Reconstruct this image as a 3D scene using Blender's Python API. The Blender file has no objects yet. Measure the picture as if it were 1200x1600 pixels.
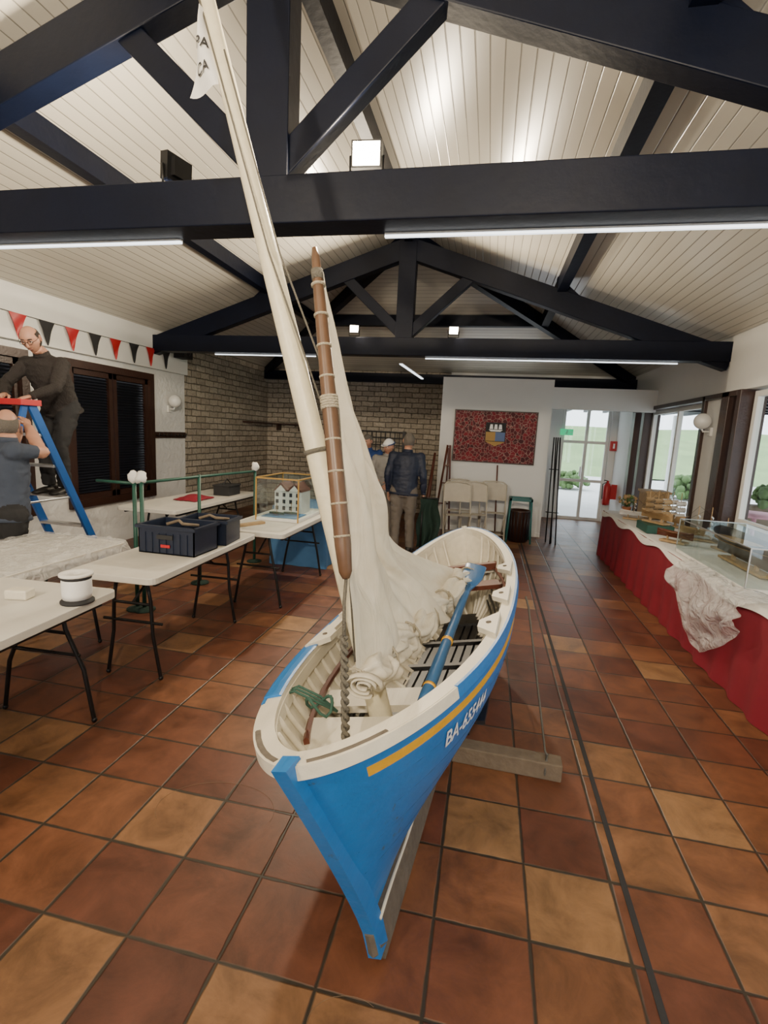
import bpy, math, random
from mathutils import Vector, Matrix, noise
random.seed(4)
V=Vector
# ------------------------------------------------------------------ materials
def newmat(name):
    m=bpy.data.materials.new(name); m.use_nodes=True
    nt=m.node_tree; b=nt.nodes['Principled BSDF']
    return m,nt,b
def N(nt,t,**k):
    n=nt.nodes.new(t)
    for a,v in k.items(): setattr(n,a,v)
    return n
def L(nt,a,b): nt.links.new(a,b)
def setc(n,name,v): n.inputs[name].default_value=v
def math_n(nt,op,a,b=None,c=None):
    n=N(nt,'ShaderNodeMath',operation=op)
    for i,x in enumerate((a,b,c)):
        if x is None: continue
        if isinstance(x,(int,float)): n.inputs[i].default_value=x
        else: L(nt,x,n.inputs[i])
    return n.outputs[0]
def mix(nt,f,a,b,bt='MIX'):
    n=N(nt,'ShaderNodeMix',data_type='RGBA',blend_type=bt)
    for i,x in ((0,f),(6,a),(7,b)):
        if isinstance(x,(int,float)): n.inputs[i].default_value=x
        elif isinstance(x,tuple): n.inputs[i].default_value=(*x,1) if len(x)==3 else x
        else: L(nt,x,n.inputs[i])
    return n.outputs[2]
def wcoord(nt):
    return N(nt,'ShaderNodeNewGeometry').outputs['Position']
def mat(name,col,rough=.6,metal=0,var=.12,vs=12,bump=0.0,bs=40,alpha=None,emit=None,trans=0,spec=None,coat=0):
    m,nt,b=newmat(name)
    tc=N(nt,'ShaderNodeTexCoord')
    nz=N(nt,'ShaderNodeTexNoise'); setc(nz,'Scale',vs); setc(nz,'Detail',5)
    L(nt,tc.outputs['Object'],nz.inputs['Vector'])
    dk=tuple(c*(1-var) for c in col); lt=tuple(min(1,c*(1+var)) for c in col)
    L(nt,mix(nt,nz.outputs[0],dk,lt),b.inputs['Base Color'])
    setc(b,'Roughness',rough); setc(b,'Metallic',metal)
    if coat: setc(b,'Coat Weight',coat)
    if spec is not None: setc(b,'Specular IOR Level',spec)
    if trans: setc(b,'Transmission Weight',trans)
    if alpha is not None: setc(b,'Alpha',alpha)
    if emit: setc(b,'Emission Color',(*emit[0],1)); setc(b,'Emission Strength',emit[1])
    if bump:
        n2=N(nt,'ShaderNodeTexNoise'); setc(n2,'Scale',bs); setc(n2,'Detail',6)
        L(nt,tc.outputs['Object'],n2.inputs['Vector'])
        bp=N(nt,'ShaderNodeBump'); setc(bp,'Strength',bump); setc(bp,'Distance',.02)
        L(nt,n2.outputs[0],bp.inputs['Height']); L(nt,bp.outputs[0],b.inputs['Normal'])
    return m
def glassmat(name,tint=(.9,.95,.95),op=.12):
    m,nt,b=newmat(name)
    nt.nodes.remove(b)
    out=nt.nodes['Material Output']
    tr=N(nt,'ShaderNodeBsdfTransparent'); tr.inputs[0].default_value=(*tint,1)
    gl=N(nt,'ShaderNodeBsdfGlossy'); gl.inputs['Roughness'].default_value=.03
    ms=N(nt,'ShaderNodeMixShader'); ms.inputs[0].default_value=op
    L(nt,tr.outputs[0],ms.inputs[1]); L(nt,gl.outputs[0],ms.inputs[2]); L(nt,ms.outputs[0],out.inputs[0])
    return m
def plasticfilm(name,al=.42):
    m,nt,b=newmat(name)
    setc(b,'Base Color',(.8,.8,.8,1)); setc(b,'Roughness',.2); setc(b,'Alpha',al)
    nz=N(nt,'ShaderNodeTexNoise'); setc(nz,'Scale',14); setc(nz,'Detail',4); setc(nz,'Distortion',1.5)
    L(nt,wcoord(nt),nz.inputs['Vector'])
    bp=N(nt,'ShaderNodeBump'); setc(bp,'Strength',1); setc(bp,'Distance',.05)
    L(nt,nz.outputs[0],bp.inputs['Height']); L(nt,bp.outputs[0],b.inputs['Normal'])
    return m
def sailmat():
    m,nt,b=newmat('sailcloth')
    p=N(nt,'ShaderNodeTexCoord').outputs['Object']
    nz=N(nt,'ShaderNodeTexNoise'); setc(nz,'Scale',7); setc(nz,'Detail',7); setc(nz,'Distortion',1.2); L(nt,p,nz.inputs['Vector'])
    mp=N(nt,'ShaderNodeMapping'); mp.inputs['Scale'].default_value=(1,1,.25); mp.inputs['Rotation'].default_value=(.5,0,0); L(nt,p,mp.inputs[0])
    n2=N(nt,'ShaderNodeTexNoise'); setc(n2,'Scale',16); setc(n2,'Detail',5); setc(n2,'Distortion',.8); L(nt,mp.outputs[0],n2.inputs['Vector'])
    col=mix(nt,nz.outputs[0],(.60,.55,.43),(.82,.79,.71))
    L(nt,col,b.inputs['Base Color']); setc(b,'Roughness',.85)
    bp=N(nt,'ShaderNodeBump'); setc(bp,'Strength',.7); setc(bp,'Distance',.02); L(nt,n2.outputs[0],bp.inputs['Height']); L(nt,bp.outputs[0],b.inputs['Normal'])
    tr=N(nt,'ShaderNodeBsdfTranslucent'); L(nt,col,tr.inputs[0])
    ms=N(nt,'ShaderNodeMixShader'); ms.inputs[0].default_value=.3
    L(nt,b.outputs[0],ms.inputs[1]); L(nt,tr.outputs[0],ms.inputs[2]); L(nt,ms.outputs[0],nt.nodes['Material Output'].inputs[0])
    return m
def floormat():
    m,nt,b=newmat('terracotta_tiles')
    p=wcoord(nt)
    mp=N(nt,'ShaderNodeMapping'); mp.inputs['Location'].default_value=(.056,-1.59+3.2,0)
    L(nt,p,mp.inputs[0])
    S=.321
    dv=N(nt,'ShaderNodeVectorMath',operation='DIVIDE'); L(nt,mp.outputs[0],dv.inputs[0]); dv.inputs[1].default_value=(S,S*.97,1)
    fl=N(nt,'ShaderNodeVectorMath',operation='FLOOR'); L(nt,dv.outputs[0],fl.inputs[0])
    ad=N(nt,'ShaderNodeVectorMath',operation='MULTIPLY'); L(nt,fl.outputs[0],ad.inputs[0]); ad.inputs[1].default_value=(1,1,0)
    wn=N(nt,'ShaderNodeTexWhiteNoise',noise_dimensions='3D'); L(nt,ad.outputs[0],wn.inputs['Vector'])
    cr=N(nt,'ShaderNodeValToRGB'); L(nt,wn.outputs['Value'],cr.inputs[0])
    e=cr.color_ramp; e.elements[0].position=0; e.elements[0].color=(.098,.032,.018,1)
    e.elements[1].position=1; e.elements[1].color=(.265,.145,.066,1)
    for pos,c in ((.35,(.124,.042,.022)),(.6,(.156,.058,.028)),(.82,(.195,.084,.038))):
        x=e.elements.new(pos); x.color=(*c,1)
    nz=N(nt,'ShaderNodeTexNoise'); setc(nz,'Scale',5); setc(nz,'Detail',8); setc(nz,'Roughness',.68); setc(nz,'Distortion',.5)
    off=N(nt,'ShaderNodeVectorMath',operation='MULTIPLY_ADD'); L(nt,wn.outputs['Color'],off.inputs[0]); off.inputs[1].default_value=(9,9,9); L(nt,p,off.inputs[2]); L(nt,off.outputs[0],nz.inputs['Vector'])
    mr=N(nt,'ShaderNodeMapRange'); L(nt,nz.outputs[0],mr.inputs[0]); mr.inputs[1].default_value=.3; mr.inputs[2].default_value=.72; mr.inputs[3].default_value=.5; mr.inputs[4].default_value=1.4
    c=mix(nt,1.0,cr.outputs[0],mr.outputs[0],'MULTIPLY')
    fr=N(nt,'ShaderNodeVectorMath',operation='FRACTION'); L(nt,dv.outputs[0],fr.inputs[0])
    nd=N(nt,'ShaderNodeTexNoise'); setc(nd,'Scale',9); L(nt,p,nd.inputs['Vector'])
    sp=N(nt,'ShaderNodeSeparateXYZ'); L(nt,fr.outputs[0],sp.inputs[0])
    def edge(o): return math_n(nt,'MINIMUM',o,math_n(nt,'SUBTRACT',1,o))
    d=math_n(nt,'MINIMUM',edge(sp.outputs[0]),edge(sp.outputs[1]))
    d=math_n(nt,'ADD',d,math_n(nt,'MULTIPLY',math_n(nt,'SUBTRACT',nd.outputs[0],.5),.03))
    g=N(nt,'ShaderNodeMapRange'); L(nt,d,g.inputs[0]); g.inputs[1].default_value=.010; g.inputs[2].default_value=.026
    c2=mix(nt,g.outputs[0],(.035,.027,.018),c)
    L(nt,c2,b.inputs['Base Color'])
    rr=N(nt,'ShaderNodeMapRange'); L(nt,nz.outputs[0],rr.inputs[0]); rr.inputs[3].default_value=.28; rr.inputs[4].default_value=.56
    L(nt,rr.outputs[0],b.inputs['Roughness'])
    bp=N(nt,'ShaderNodeBump'); setc(bp,'Strength',.5); setc(bp,'Distance',.006)
    hh=math_n(nt,'ADD',g.outputs[0],math_n(nt,'MULTIPLY',nz.outputs[0],.5))
    L(nt,hh,bp.inputs['Height']); L(nt,bp.outputs[0],b.inputs['Normal'])
    return m
def plankmat(name,axis,col,W=.088,hip=False):
    m,nt,b=newmat(name)
    p=wcoord(nt); sp=N(nt,'ShaderNodeSeparateXYZ'); L(nt,p,sp.inputs[0])
    q=math_n(nt,'DIVIDE',sp.outputs[axis],W); f=math_n(nt,'FRACT',math_n(nt,'ADD',q,100))
    e=math_n(nt,'MINIMUM',f,math_n(nt,'SUBTRACT',1,f))
    g=N(nt,'ShaderNodeMapRange'); L(nt,e,g.inputs[0]); g.inputs[1].default_value=.015; g.inputs[2].default_value=.06
    wn=N(nt,'ShaderNodeTexWhiteNoise',noise_dimensions='1D'); L(nt,math_n(nt,'FLOOR',math_n(nt,'ADD',q,100)),wn.inputs['W'])
    tone=math_n(nt,'ADD',math_n(nt,'MULTIPLY',wn.outputs['Value'],.10),.92)
    c=mix(nt,1.0,col,tone,'MULTIPLY')
    c=mix(nt,g.outputs[0],tuple(x*.5 for x in col),c)
    L(nt,c,b.inputs['Base Color']); setc(b,'Roughness',.25)
    bp=N(nt,'ShaderNodeBump'); setc(bp,'Strength',.5); setc(bp,'Distance',.006)
    L(nt,math_n(nt,'ADD',g.outputs[0],math_n(nt,'MULTIPLY',wn.outputs['Value'],.3)),bp.inputs['Height']); L(nt,bp.outputs[0],b.inputs['Normal'])
    return m
def brickmat(name,ax):
    m,nt,b=newmat(name)
    p=wcoord(nt); sp=N(nt,'ShaderNodeSeparateXYZ'); L(nt,p,sp.inputs[0])
    cb=N(nt,'ShaderNodeCombineXYZ'); L(nt,sp.outputs[ax],cb.inputs[0]); L(nt,sp.outputs[2],cb.inputs[1])
    nd=N(nt,'ShaderNodeTexNoise'); setc(nd,'Scale',6); L(nt,p,nd.inputs['Vector'])
    ds=N(nt,'ShaderNodeVectorMath',operation='MULTIPLY_ADD'); L(nt,nd.outputs['Color'],ds.inputs[0]); ds.inputs[1].default_value=(.03,.03,0); L(nt,cb.outputs[0],ds.inputs[2])
    bt=N(nt,'ShaderNodeTexBrick'); L(nt,ds.outputs[0],bt.inputs['Vector'])
    setc(bt,'Scale',1); setc(bt,'Brick Width',.27); setc(bt,'Row Height',.105); setc(bt,'Mortar Size',.010); setc(bt,'Mortar Smooth',.6)
    setc(bt,'Color1',(.47,.41,.33,1)); setc(bt,'Color2',(.33,.285,.225,1)); setc(bt,'Mortar',(.17,.15,.12,1))
    nz=N(nt,'ShaderNodeTexNoise'); setc(nz,'Scale',25); setc(nz,'Detail',6); L(nt,p,nz.inputs['Vector'])
    mr=N(nt,'ShaderNodeMapRange'); L(nt,nz.outputs[0],mr.inputs[0]); mr.inputs[3].default_value=.5; mr.inputs[4].default_value=1.5
    L(nt,mix(nt,1.0,bt.outputs['Color'],mr.outputs[0],'MULTIPLY'),b.inputs['Base Color']); setc(b,'Roughness',.9)
    bp=N(nt,'ShaderNodeBump'); setc(bp,'Strength',.9); setc(bp,'Distance',.03)
    L(nt,math_n(nt,'SUBTRACT',math_n(nt,'MULTIPLY',nz.outputs[0],.5),bt.outputs['Fac']),bp.inputs['Height']); L(nt,bp.outputs[0],b.inputs['Normal'])
    return m
def mosaicmat():
    m,nt,b=newmat('red_mosaic')
    p=wcoord(nt); vo=N(nt,'ShaderNodeTexVoronoi',feature='DISTANCE_TO_EDGE'); setc(vo,'Scale',17); L(nt,p,vo.inputs['Vector'])
    v2=N(nt,'ShaderNodeTexVoronoi'); setc(v2,'Scale',17); L(nt,p,v2.inputs['Vector'])
    g=N(nt,'ShaderNodeMapRange'); L(nt,vo.outputs[0],g.inputs[0]); g.inputs[1].default_value=.015; g.inputs[2].default_value=.05
    sp=N(nt,'ShaderNodeSeparateColor'); L(nt,v2.outputs['Color'],sp.inputs[0])
    c=mix(nt,sp.outputs[0],(.05,.002,.006),(.21,.006,.016))
    L(nt,mix(nt,g.outputs[0],(.34,.22,.19),c),b.inputs['Base Color']); setc(b,'Roughness',.55); setc(b,'Specular IOR Level',.25)
    return m
def paintmat(name,col,wear,thr=.66,rough=.35,sc=5):
    m,nt,b=newmat(name)
    tc=N(nt,'ShaderNodeTexCoord').outputs['Object']
    nz=N(nt,'ShaderNodeTexNoise'); setc(nz,'Scale',sc); setc(nz,'Detail',10); setc(nz,'Roughness',.7); L(nt,tc,nz.inputs['Vector'])
    mp=N(nt,'ShaderNodeMapping'); mp.inputs['Scale'].default_value=(30,3,30); L(nt,tc,mp.inputs[0])
    n2=N(nt,'ShaderNodeTexNoise'); setc(n2,'Scale',1); setc(n2,'Detail',5); L(nt,mp.outputs[0],n2.inputs['Vector'])
    g=N(nt,'ShaderNodeMapRange'); L(nt,nz.outputs[0],g.inputs[0]); g.inputs[1].default_value=thr; g.inputs[2].default_value=thr+.05
    c=mix(nt,n2.outputs[0],tuple(x*.85 for x in col),tuple(min(1,x*1.12) for x in col))
    L(nt,mix(nt,g.outputs[0],c,wear),b.inputs['Base Color']); setc(b,'Roughness',rough)
    bp=N(nt,'ShaderNodeBump'); setc(bp,'Strength',.25); setc(bp,'Distance',.01); L(nt,n2.outputs[0],bp.inputs['Height']); L(nt,bp.outputs[0],b.inputs['Normal'])
    return m

M={}
M['floor']=floormat()
M['ceil']=plankmat('white_planks',0,(.62,.59,.51)); M['ceilhip']=plankmat('white_planks_hip',1,(.62,.59,.51))
M['bricky']=brickmat('sand_brick_side',1); M['brickx']=brickmat('sand_brick_end',0)
M['plaster']=mat('rough_white_plaster',(.72,.72,.71),.85,bump=.9,bs=14,var=.06,vs=4)
M['white']=mat('white_paint',(.72,.72,.70),.6,var=.05,vs=3)
M['navy']=mat('navy_beam',(.0022,.0042,.013),.42,var=.3,vs=6,bump=.08,bs=20,spec=.17)
M['brown']=mat('dark_brown_wood',(.035,.014,.009),.4,var=.3,vs=9,bump=.15)
M['shutter']=mat('dark_shutter',(.012,.014,.022),.4,var=.2)
M['black']=mat('black_metal',(.012,.012,.013),.4,metal=.3)
M['blackm']=mat('black_matt',(.02,.02,.022),.8)
M['tabletop']=mat('white_table_plastic',(.58,.56,.51),.45,var=.08,vs=8,bump=.05,bs=60)
M['film']=plasticfilm('plastic_film'); M['film2']=plasticfilm('plastic_bag_film',.55)
M['glass']=glassmat('clear_glass',(.92,.96,.96),.10); M['winglass']=glassmat('window_glass',(.95,.98,.98),.05)
M['hblue']=paintmat('blue_hull_paint',(.014,.17,.50),(.05,.09,.13),.63,sc=9)
M['hwhite']=paintmat('cream_boat_paint',(.66,.62,.52),(.22,.16,.10),.67,.5)
M['hyellow']=paintmat('yellow_stripe',(.72,.38,.02),(.3,.25,.15),.76)
M['keel']=mat('weathered_keel',(.12,.10,.08),.85,var=.4,vs=25,bump=.4)
M['mahog']=mat('mahogany',(.11,.028,.014),.4,var=.3,vs=15)
M['hdark']=mat('black_slats',(.010,.010,.012),.4,var=.3)
M['mastw']=paintmat('cream_mast',(.62,.57,.42),(.25,.19,.11),.66,.4,3)
M['yardw']=mat('varnished_yard',(.10,.052,.028),.4,var=.4,vs=20)
M['sail']=sailmat()
M['rope']=mat('rope',(.36,.32,.24),.9,bump=.6,bs=150)
M['dkrope']=mat('worn_rope',(.12,.11,.09),.9,bump=.6,bs=150)
M['grope']=mat('green_rope',(.03,.09,.07),.8)
M['oarb']=paintmat('blue_oar',(.03,.12,.30),(.15,.12,.09),.68)
M['wood']=mat('raw_wood',(.36,.24,.12),.6,var=.25,vs=15,bump=.1)
M['timber']=mat('old_timber',(.17,.13,.09),.85,var=.35,vs=18,bump=.3)
M['skin']=mat('skin',(.46,.24,.165),.5,var=.08,vs=20)
M['red']=mat('crimson_cloth',(.21,.006,.02),.75,var=.15,vs=6)
M['redp']=mat('red_paint',(.45,.015,.02),.4)
M['wcloth']=mat('white_cloth',(.68,.67,.65),.8,bump=.2,bs=6)
M['beige']=mat('beige_vinyl',(.50,.455,.37),.6,bump=.1,bs=10)
M['bcloth']=mat('blue_cloth',(.07,.20,.42),.8,bump=.2,bs=8)
M['cratem']=mat('navy_plastic',(.010,.016,.036),.4,var=.1)
M['ladder']=mat('blue_fibreglass',(.012,.09,.34),.35)
M['alu']=mat('aluminium',(.6,.6,.6),.35,metal=.9)
M['green']=mat('green_paint',(.012,.07,.05),.5)
M['dgreen']=mat('dark_green_cloth',(.008,.028,.020),.85,bump=.3)
M['teal']=mat('teal_paint',(.02,.13,.13),.5)
M['hairg']=mat('grey_hair',(.13,.115,.10),.9,bump=.5,bs=120)
M['haird']=mat('dark_hair',(.035,.025,.02),.9,bump=.5,bs=120)
M['eye']=mat('eye_white',(.8,.8,.78),.3,var=.01); M['pupil']=mat('pupil',(.02,.015,.01),.2)
M['lip']=mat('lips',(.33,.13,.10),.5)
M['sweater']=mat('dark_brown_sweater',(.022,.018,.017),.9,var=.2,vs=10,bump=.5,bs=60)
M['btrous']=mat('black_trousers',(.014,.014,.016),.85,var=.2,bump=.3,bs=20)
M['tshirt']=mat('slate_tshirt',(.045,.058,.09),.9,var=.15,bump=.4,bs=14)
M['jacket']=mat('navy_jacket',(.008,.014,.036),.6,var=.2,bump=.4,bs=18)
M['khaki']=mat('grey_khaki',(.15,.13,.11),.9,var=.15,bump=.3,bs=14)
M['grey']=mat('grey_jacket',(.26,.25,.24),.85,var=.2,bump=.3,bs=18)
M['bshirt']=mat('royal_blue_shirt',(.015,.045,.18),.8)
M['shoe']=mat('black_shoe',(.015,.013,.012),.5)
M['lampE']=mat('flood_lens',(1,.95,.85),.3,emit=((1,.84,.62),45))
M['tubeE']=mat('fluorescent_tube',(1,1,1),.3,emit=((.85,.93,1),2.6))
M['globe']=mat('opal_globe',(.75,.75,.73),.25,var=.02)
M['egreen']=mat('exit_green',(.01,.32,.12),.4,emit=((.02,.6,.25),.8))
M['wsign']=mat('sign_white',(.8,.8,.8),.5)
M['grass']=mat('grass',(.24,.35,.15),.95,var=.35,vs=.6,bump=.5,bs=20)
M['leaf']=mat('leaves',(.09,.16,.05),.8,var=.5,vs=9)
M['pave']=mat('pavement',(.66,.66,.65),.9,var=.1,vs=2)
M['mosaic']=mosaicmat()
M['gold']=mat('gold_paint',(.38,.22,.05),.6); M['crestb']=mat('crest_blue',(.05,.10,.25),.5)
M['plantpot']=mat('pot',(.3,.12,.06),.8)
M['pinkc']=mat('pink_cloth',(.6,.30,.36),.8)
M['line']=mat('fishing_line',(.22,.15,.09),.5)
# ------------------------------------------------------------------ mesh builder
class MB:
    def __init__(s): s.v=[];s.f=[];s.m=[];s.sm=[];s.mats=[]
    def mi(s,k):
        mt=M[k] if isinstance(k,str) else k
        if mt not in s.mats: s.mats.append(mt)
        return s.mats.index(mt)
    def add(s,vs,fs,k,smooth=False):
        o=len(s.v); s.v+= [tuple(x) for x in vs]
        for f in fs: s.f.append(tuple(i+o for i in f))
        if isinstance(k,list): s.m+=[s.mi(x) for x in k]
        else: s.m+=[s.mi(k)]*len(fs)
        s.sm+=[smooth]*len(fs)
    def box(s,c,d,k,rz=0,R=None):
        hx,hy,hz=d[0]/2,d[1]/2,d[2]/2
        vs=[V((x,y,z)) for x in(-hx,hx) for y in(-hy,hy) for z in(-hz,hz)]
        R=R or Matrix.Rotation(rz,3,'Z'); vs=[R@x+V(c) for x in vs]
        s.add(vs,[(0,1,3,2),(4,6,7,5),(0,4,5,1),(2,3,7,6),(0,2,6,4),(1,5,7,3)],k)
    def bx(s,x0,x1,y0,y1,z0,z1,k): s.box(((x0+x1)/2,(y0+y1)/2,(z0+z1)/2),(abs(x1-x0),abs(y1-y0),abs(z1-z0)),k)
    def beam(s,p0,p1,w,h,k,up=(0,0,1)):
        p0=V(p0);p1=V(p1);d=(p1-p0);l=d.length;d.normalize()
        sd=d.cross(V(up)); 
        if sd.length<1e-4: sd=d.cross(V((1,0,0)))
        sd.normalize(); u=sd.cross(d)
        R=Matrix((sd,d,u)).transposed(); s.box((p0+p1)/2,(w,l,h),k,R=R)
    def tube(s,pts,r,k,seg=8,smooth=True,side=None,closed=False):
        pts=[V(p) for p in pts]; n=len(pts)
        if not isinstance(r,list): r=[r]*n
        r=r+[r[-1]]*(n-len(r))
        vs=[];fs=[]
        prev=None
        for i,p in enumerate(pts):
            d=(pts[min(i+1,n-1)]-pts[max(i-1,0)]); d.normalize()
            if side is not None: a=V(side)-d*V(side).dot(d)
            elif prev is None:
                a=V((1,0,0)) if abs(d.x)<.8 else V((0,1,0)); a=a-d*a.dot(d)
            else: a=prev-d*prev.dot(d)
            a.normalize(); prev=a; b=d.cross(a)
            ri=r[i]; ra,rb=(ri if isinstance(ri,tuple) else (ri,ri))
            for j in range(seg):
                t=2*math.pi*j/seg; vs.append(p+a*math.cos(t)*ra+b*math.sin(t)*rb)
        for i in range(n-1):
            for j in range(seg):
                fs.append((i*seg+j,i*seg+(j+1)%seg,(i+1)*seg+(j+1)%seg,(i+1)*seg+j))
        fs.append(tuple(reversed(range(seg)))); fs.append(tuple((n-1)*seg+j for j in range(seg)))
        s.add(vs,fs,k,smooth)
    def sph(s,c,r,k,seg=14,rings=9,R=None):
        if not isinstance(r,tuple): r=(r,r,r)
        R=R or Matrix.Identity(3); vs=[];fs=[]
        for i in range(rings+1):
            ph=math.pi*i/rings
            for j in range(seg):
                t=2*math.pi*j/seg
                vs.append(R@V((r[0]*math.sin(ph)*math.cos(t),r[1]*math.sin(ph)*math.sin(t),r[2]*math.cos(ph)))+V(c))
        for i in range(rings):
            for j in range(seg): fs.append((i*seg+j,(i+1)*seg+j,(i+1)*seg+(j+1)%seg,i*seg+(j+1)%seg))
        s.add(vs,fs,k,True)
    def lathe(s,c,prof,k,seg=24,smooth=True):
        vs=[];fs=[]
        for r,z in prof:
            for j in range(seg):
                t=2*math.pi*j/seg; vs.append((c[0]+r*math.cos(t),c[1]+r*math.sin(t),c[2]+z))
        for i in range(len(prof)-1):
            for j in range(seg): fs.append((i*seg+j,i*seg+(j+1)%seg,(i+1)*seg+(j+1)%seg,(i+1)*seg+j))
        fs.append(tuple(reversed(range(seg)))); fs.append(tuple((len(prof)-1)*seg+j for j in range(seg)))
        s.add(vs,fs,k,smooth)
    def grid(s,fn,nu,nv,k,smooth=True,kf=None):
        vs=[fn(i/nu,j/nv) for i in range(nu+1) for j in range(nv+1)]
        fs=[];ks=[]
        for i in range(nu):
            for j in range(nv):
                a=i*(nv+1)+j; fs.append((a,a+nv+1,a+nv+2,a+1))
                if kf: ks.append(kf((i+.5)/nu,(j+.5)/nv))
        s.add(vs,fs,ks if kf else k,smooth)
    def text(s,body,size,k,fn,sub=0):
        cu=bpy.data.curves.new('t','FONT'); cu.body=body; cu.size=size; cu.align_x='CENTER'; cu.align_y='CENTER'; cu.offset=size*.015
        o=bpy.data.objects.new('t',cu); bpy.context.collection.objects.link(o)
        me=bpy.data.meshes.new_from_object(o.evaluated_get(bpy.context.evaluated_depsgraph_get()))
        s.add([fn(v.co.x,v.co.y) for v in me.vertices],[tuple(p.vertices) for p in me.polygons],k)
        bpy.data.objects.remove(o); bpy.data.meshes.remove(me)
    def make(s,name,parent=None,bevel=0,solid=0,M4=None):
        if M4 is not None: s.v=[tuple(M4@V(x)) for x in s.v]
        xs=[x[0] for x in s.v];ys=[x[1] for x in s.v];zs=[x[2] for x in s.v]
        o=V(((min(xs)+max(xs))/2,(min(ys)+max(ys))/2,min(zs)))
        me=bpy.data.meshes.new(name); me.from_pydata([tuple(V(x)-o) for x in s.v],[],s.f)
        for mt in s.mats: me.materials.append(mt)
        me.polygons.foreach_set('material_index',s.m); me.polygons.foreach_set('use_smooth',s.sm)
        me.update()
        ob=bpy.data.objects.new(name,me); bpy.context.collection.objects.link(ob)
        if parent: ob.parent=parent; ob.location=o-parent.location
        else: ob.location=o
        if solid:
            md=ob.modifiers.new('s','SOLIDIFY'); md.thickness=solid
        if bevel:
            md=ob.modifiers.new('b','BEVEL'); md.width=bevel; md.segments=2; md.limit_method='ANGLE'; md.angle_limit=.7
        return ob
def empty(name,loc):
    e=bpy.data.objects.new(name,None); e.location=loc; bpy.context.collection.objects.link(e); return e
# ------------------------------------------------------------------ camera
X=V((.9774,.0806,-.1957));Y=V((.2056,-.1433,.9681));D=V((-.05,.9865,.1566))
right=V((X[0],Y[0],-D[0]));down=V((X[1],Y[1],-D[1]));
right.normalize(); down=(down-right*down.dot(right)).normalized(); fwd=right.cross(-down)*-1
fw=V((X[2],Y[2],-D[2]))
if fwd.dot(fw)<0: fwd=-fwd
cd=bpy.data.cameras.new('camera'); cam=bpy.data.objects.new('camera',cd); bpy.context.collection.objects.link(cam)
R=Matrix((right,-down,-fwd)).transposed()
cam.matrix_world=Matrix.Translation((0,0,1.65))@R.to_4x4()
cd.sensor_fit='VERTICAL'; cd.sensor_height=24; cd.lens=24*777/1600; cd.clip_start=.05
bpy.context.scene.camera=cam
# ------------------------------------------------------------------ room
XL,XR,XC=-4.85,2.6,-1.18
YB=-4.0; YF=10.45; YH=6.6
ZE=2.955; ZR=4.24
m=MB(); m.bx(XL-.3,XR+.05,YB,11.5,-.1,0,'floor'); m.make('floor')
m=MB(); m.bx(.624,.646,YB,8.7,0,.003,'blackm')
m.make('floor_drain_slot')
m=MB()
m.add([(XL,YB,ZE),(XL,YF,ZE),(XC,YH,ZR),(XC,YB,ZR)],[(0,1,2,3)],'ceil')
m.add([(XR,YB,ZE),(XC,YB,ZR),(XC,YH,ZR),(XR,YF,ZE)],[(0,1,2,3)],'ceil')
m.add([(XL,YF,ZE),(XR,YF,ZE),(XC,YH,ZR)],[(0,1,2)],'ceilhip')
m.make('ceiling',solid=-.03)
W=[(2.85,4.46),(5.05,6.48)]; zs0,zs1=.62,2.26
m=MB()
edges=[YB]+[e for w in W for e in w]+[7.35]
for i in range(0,len(edges),2): m.bx(XL-.3,XL,edges[i],edges[i+1],0,2.5,'plaster')
for a,b in W:
    m.bx(XL-.3,XL,a,b,0,zs0,'plaster'); m.bx(XL-.3,XL,a,b,zs1,2.5,'plaster')
m.bx(XL-.3,XL,7.35,YF+.2,0,ZE,'bricky')
m.bx(XL-.3,XL+.06,YB,7.35,2.40,ZE,'white')
m.make('wall_left')
m=MB(); m.bx(XL,XR,YB-.2,YB,0,.9,'white'); m.bx(XL,-3.3,YB-.2,YB,.9,2.5,'white'); m.bx(1.1,XR,YB-.2,YB,.9,2.5,'white'); m.bx(-1.6,-.8,YB-.2,YB,.9,2.5,'white'); m.bx(XL,XR,YB-.2,YB,2.3,ZE,'white')
m.add([(XL,YB-.1,ZE),(XR,YB-.1,ZE),(XC,YB-.1,ZR)],[(0,1,2)],'white')
m.make('wall_back')
for i,(a,b) in enumerate(W):
    m=MB(); x=XL+.02
    for (y0,y1,z0,z1) in ((a-.06,a+.03,zs0-.06,zs1+.06),(b-.03,b+.06,zs0-.06,zs1+.06),(a+.03,b-.03,zs1-.03,zs1+.06),(a+.03,b-.03,zs0-.06,zs0+.03)):
        m.bx(x-.06,x+.03,y0,y1,z0,z1,'brown')
    mid=(a+b)/2
    for (y0,y1) in ((a+.03,mid-.01),(mid+.01,b-.03)):
        for (q0,q1,z0,z1) in ((y0,y0+.06,zs0+.03,zs1-.03),(y1-.06,y1,zs0+.03,zs1-.03),(y0,y1,zs1-.1,zs1-.03),(y0,y1,zs0+.03,zs0+.1)):
            m.bx(x-.05,x-.01,q0,q1,z0,z1,'brown')
        z=zs0+.12
        while z<zs1-.12:
            m.box((x-.045,(y0+y1)/2,z),(.035,y1-y0-.12,.006),'shutter',R=Matrix.Rotation(.6,3,'Y')); z+=.035
        m.bx(x-.10,x-.09,y0,y1,zs0+.03,zs1-.03,'shutter')
    m.make('window_%d'%(i+1))
m=MB(); m.bx(XL,-.86,YF,YF+.2,0,ZE,'brickx'); m.make('wall_far')
m=MB(); m.bx(-.86,.98,8.86,9.05,0,2.66,'white'); m.make('wall_partition')
m=MB(); m.bx(-.86,-.70,9.05,YF,0,2.66,'white')
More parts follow.
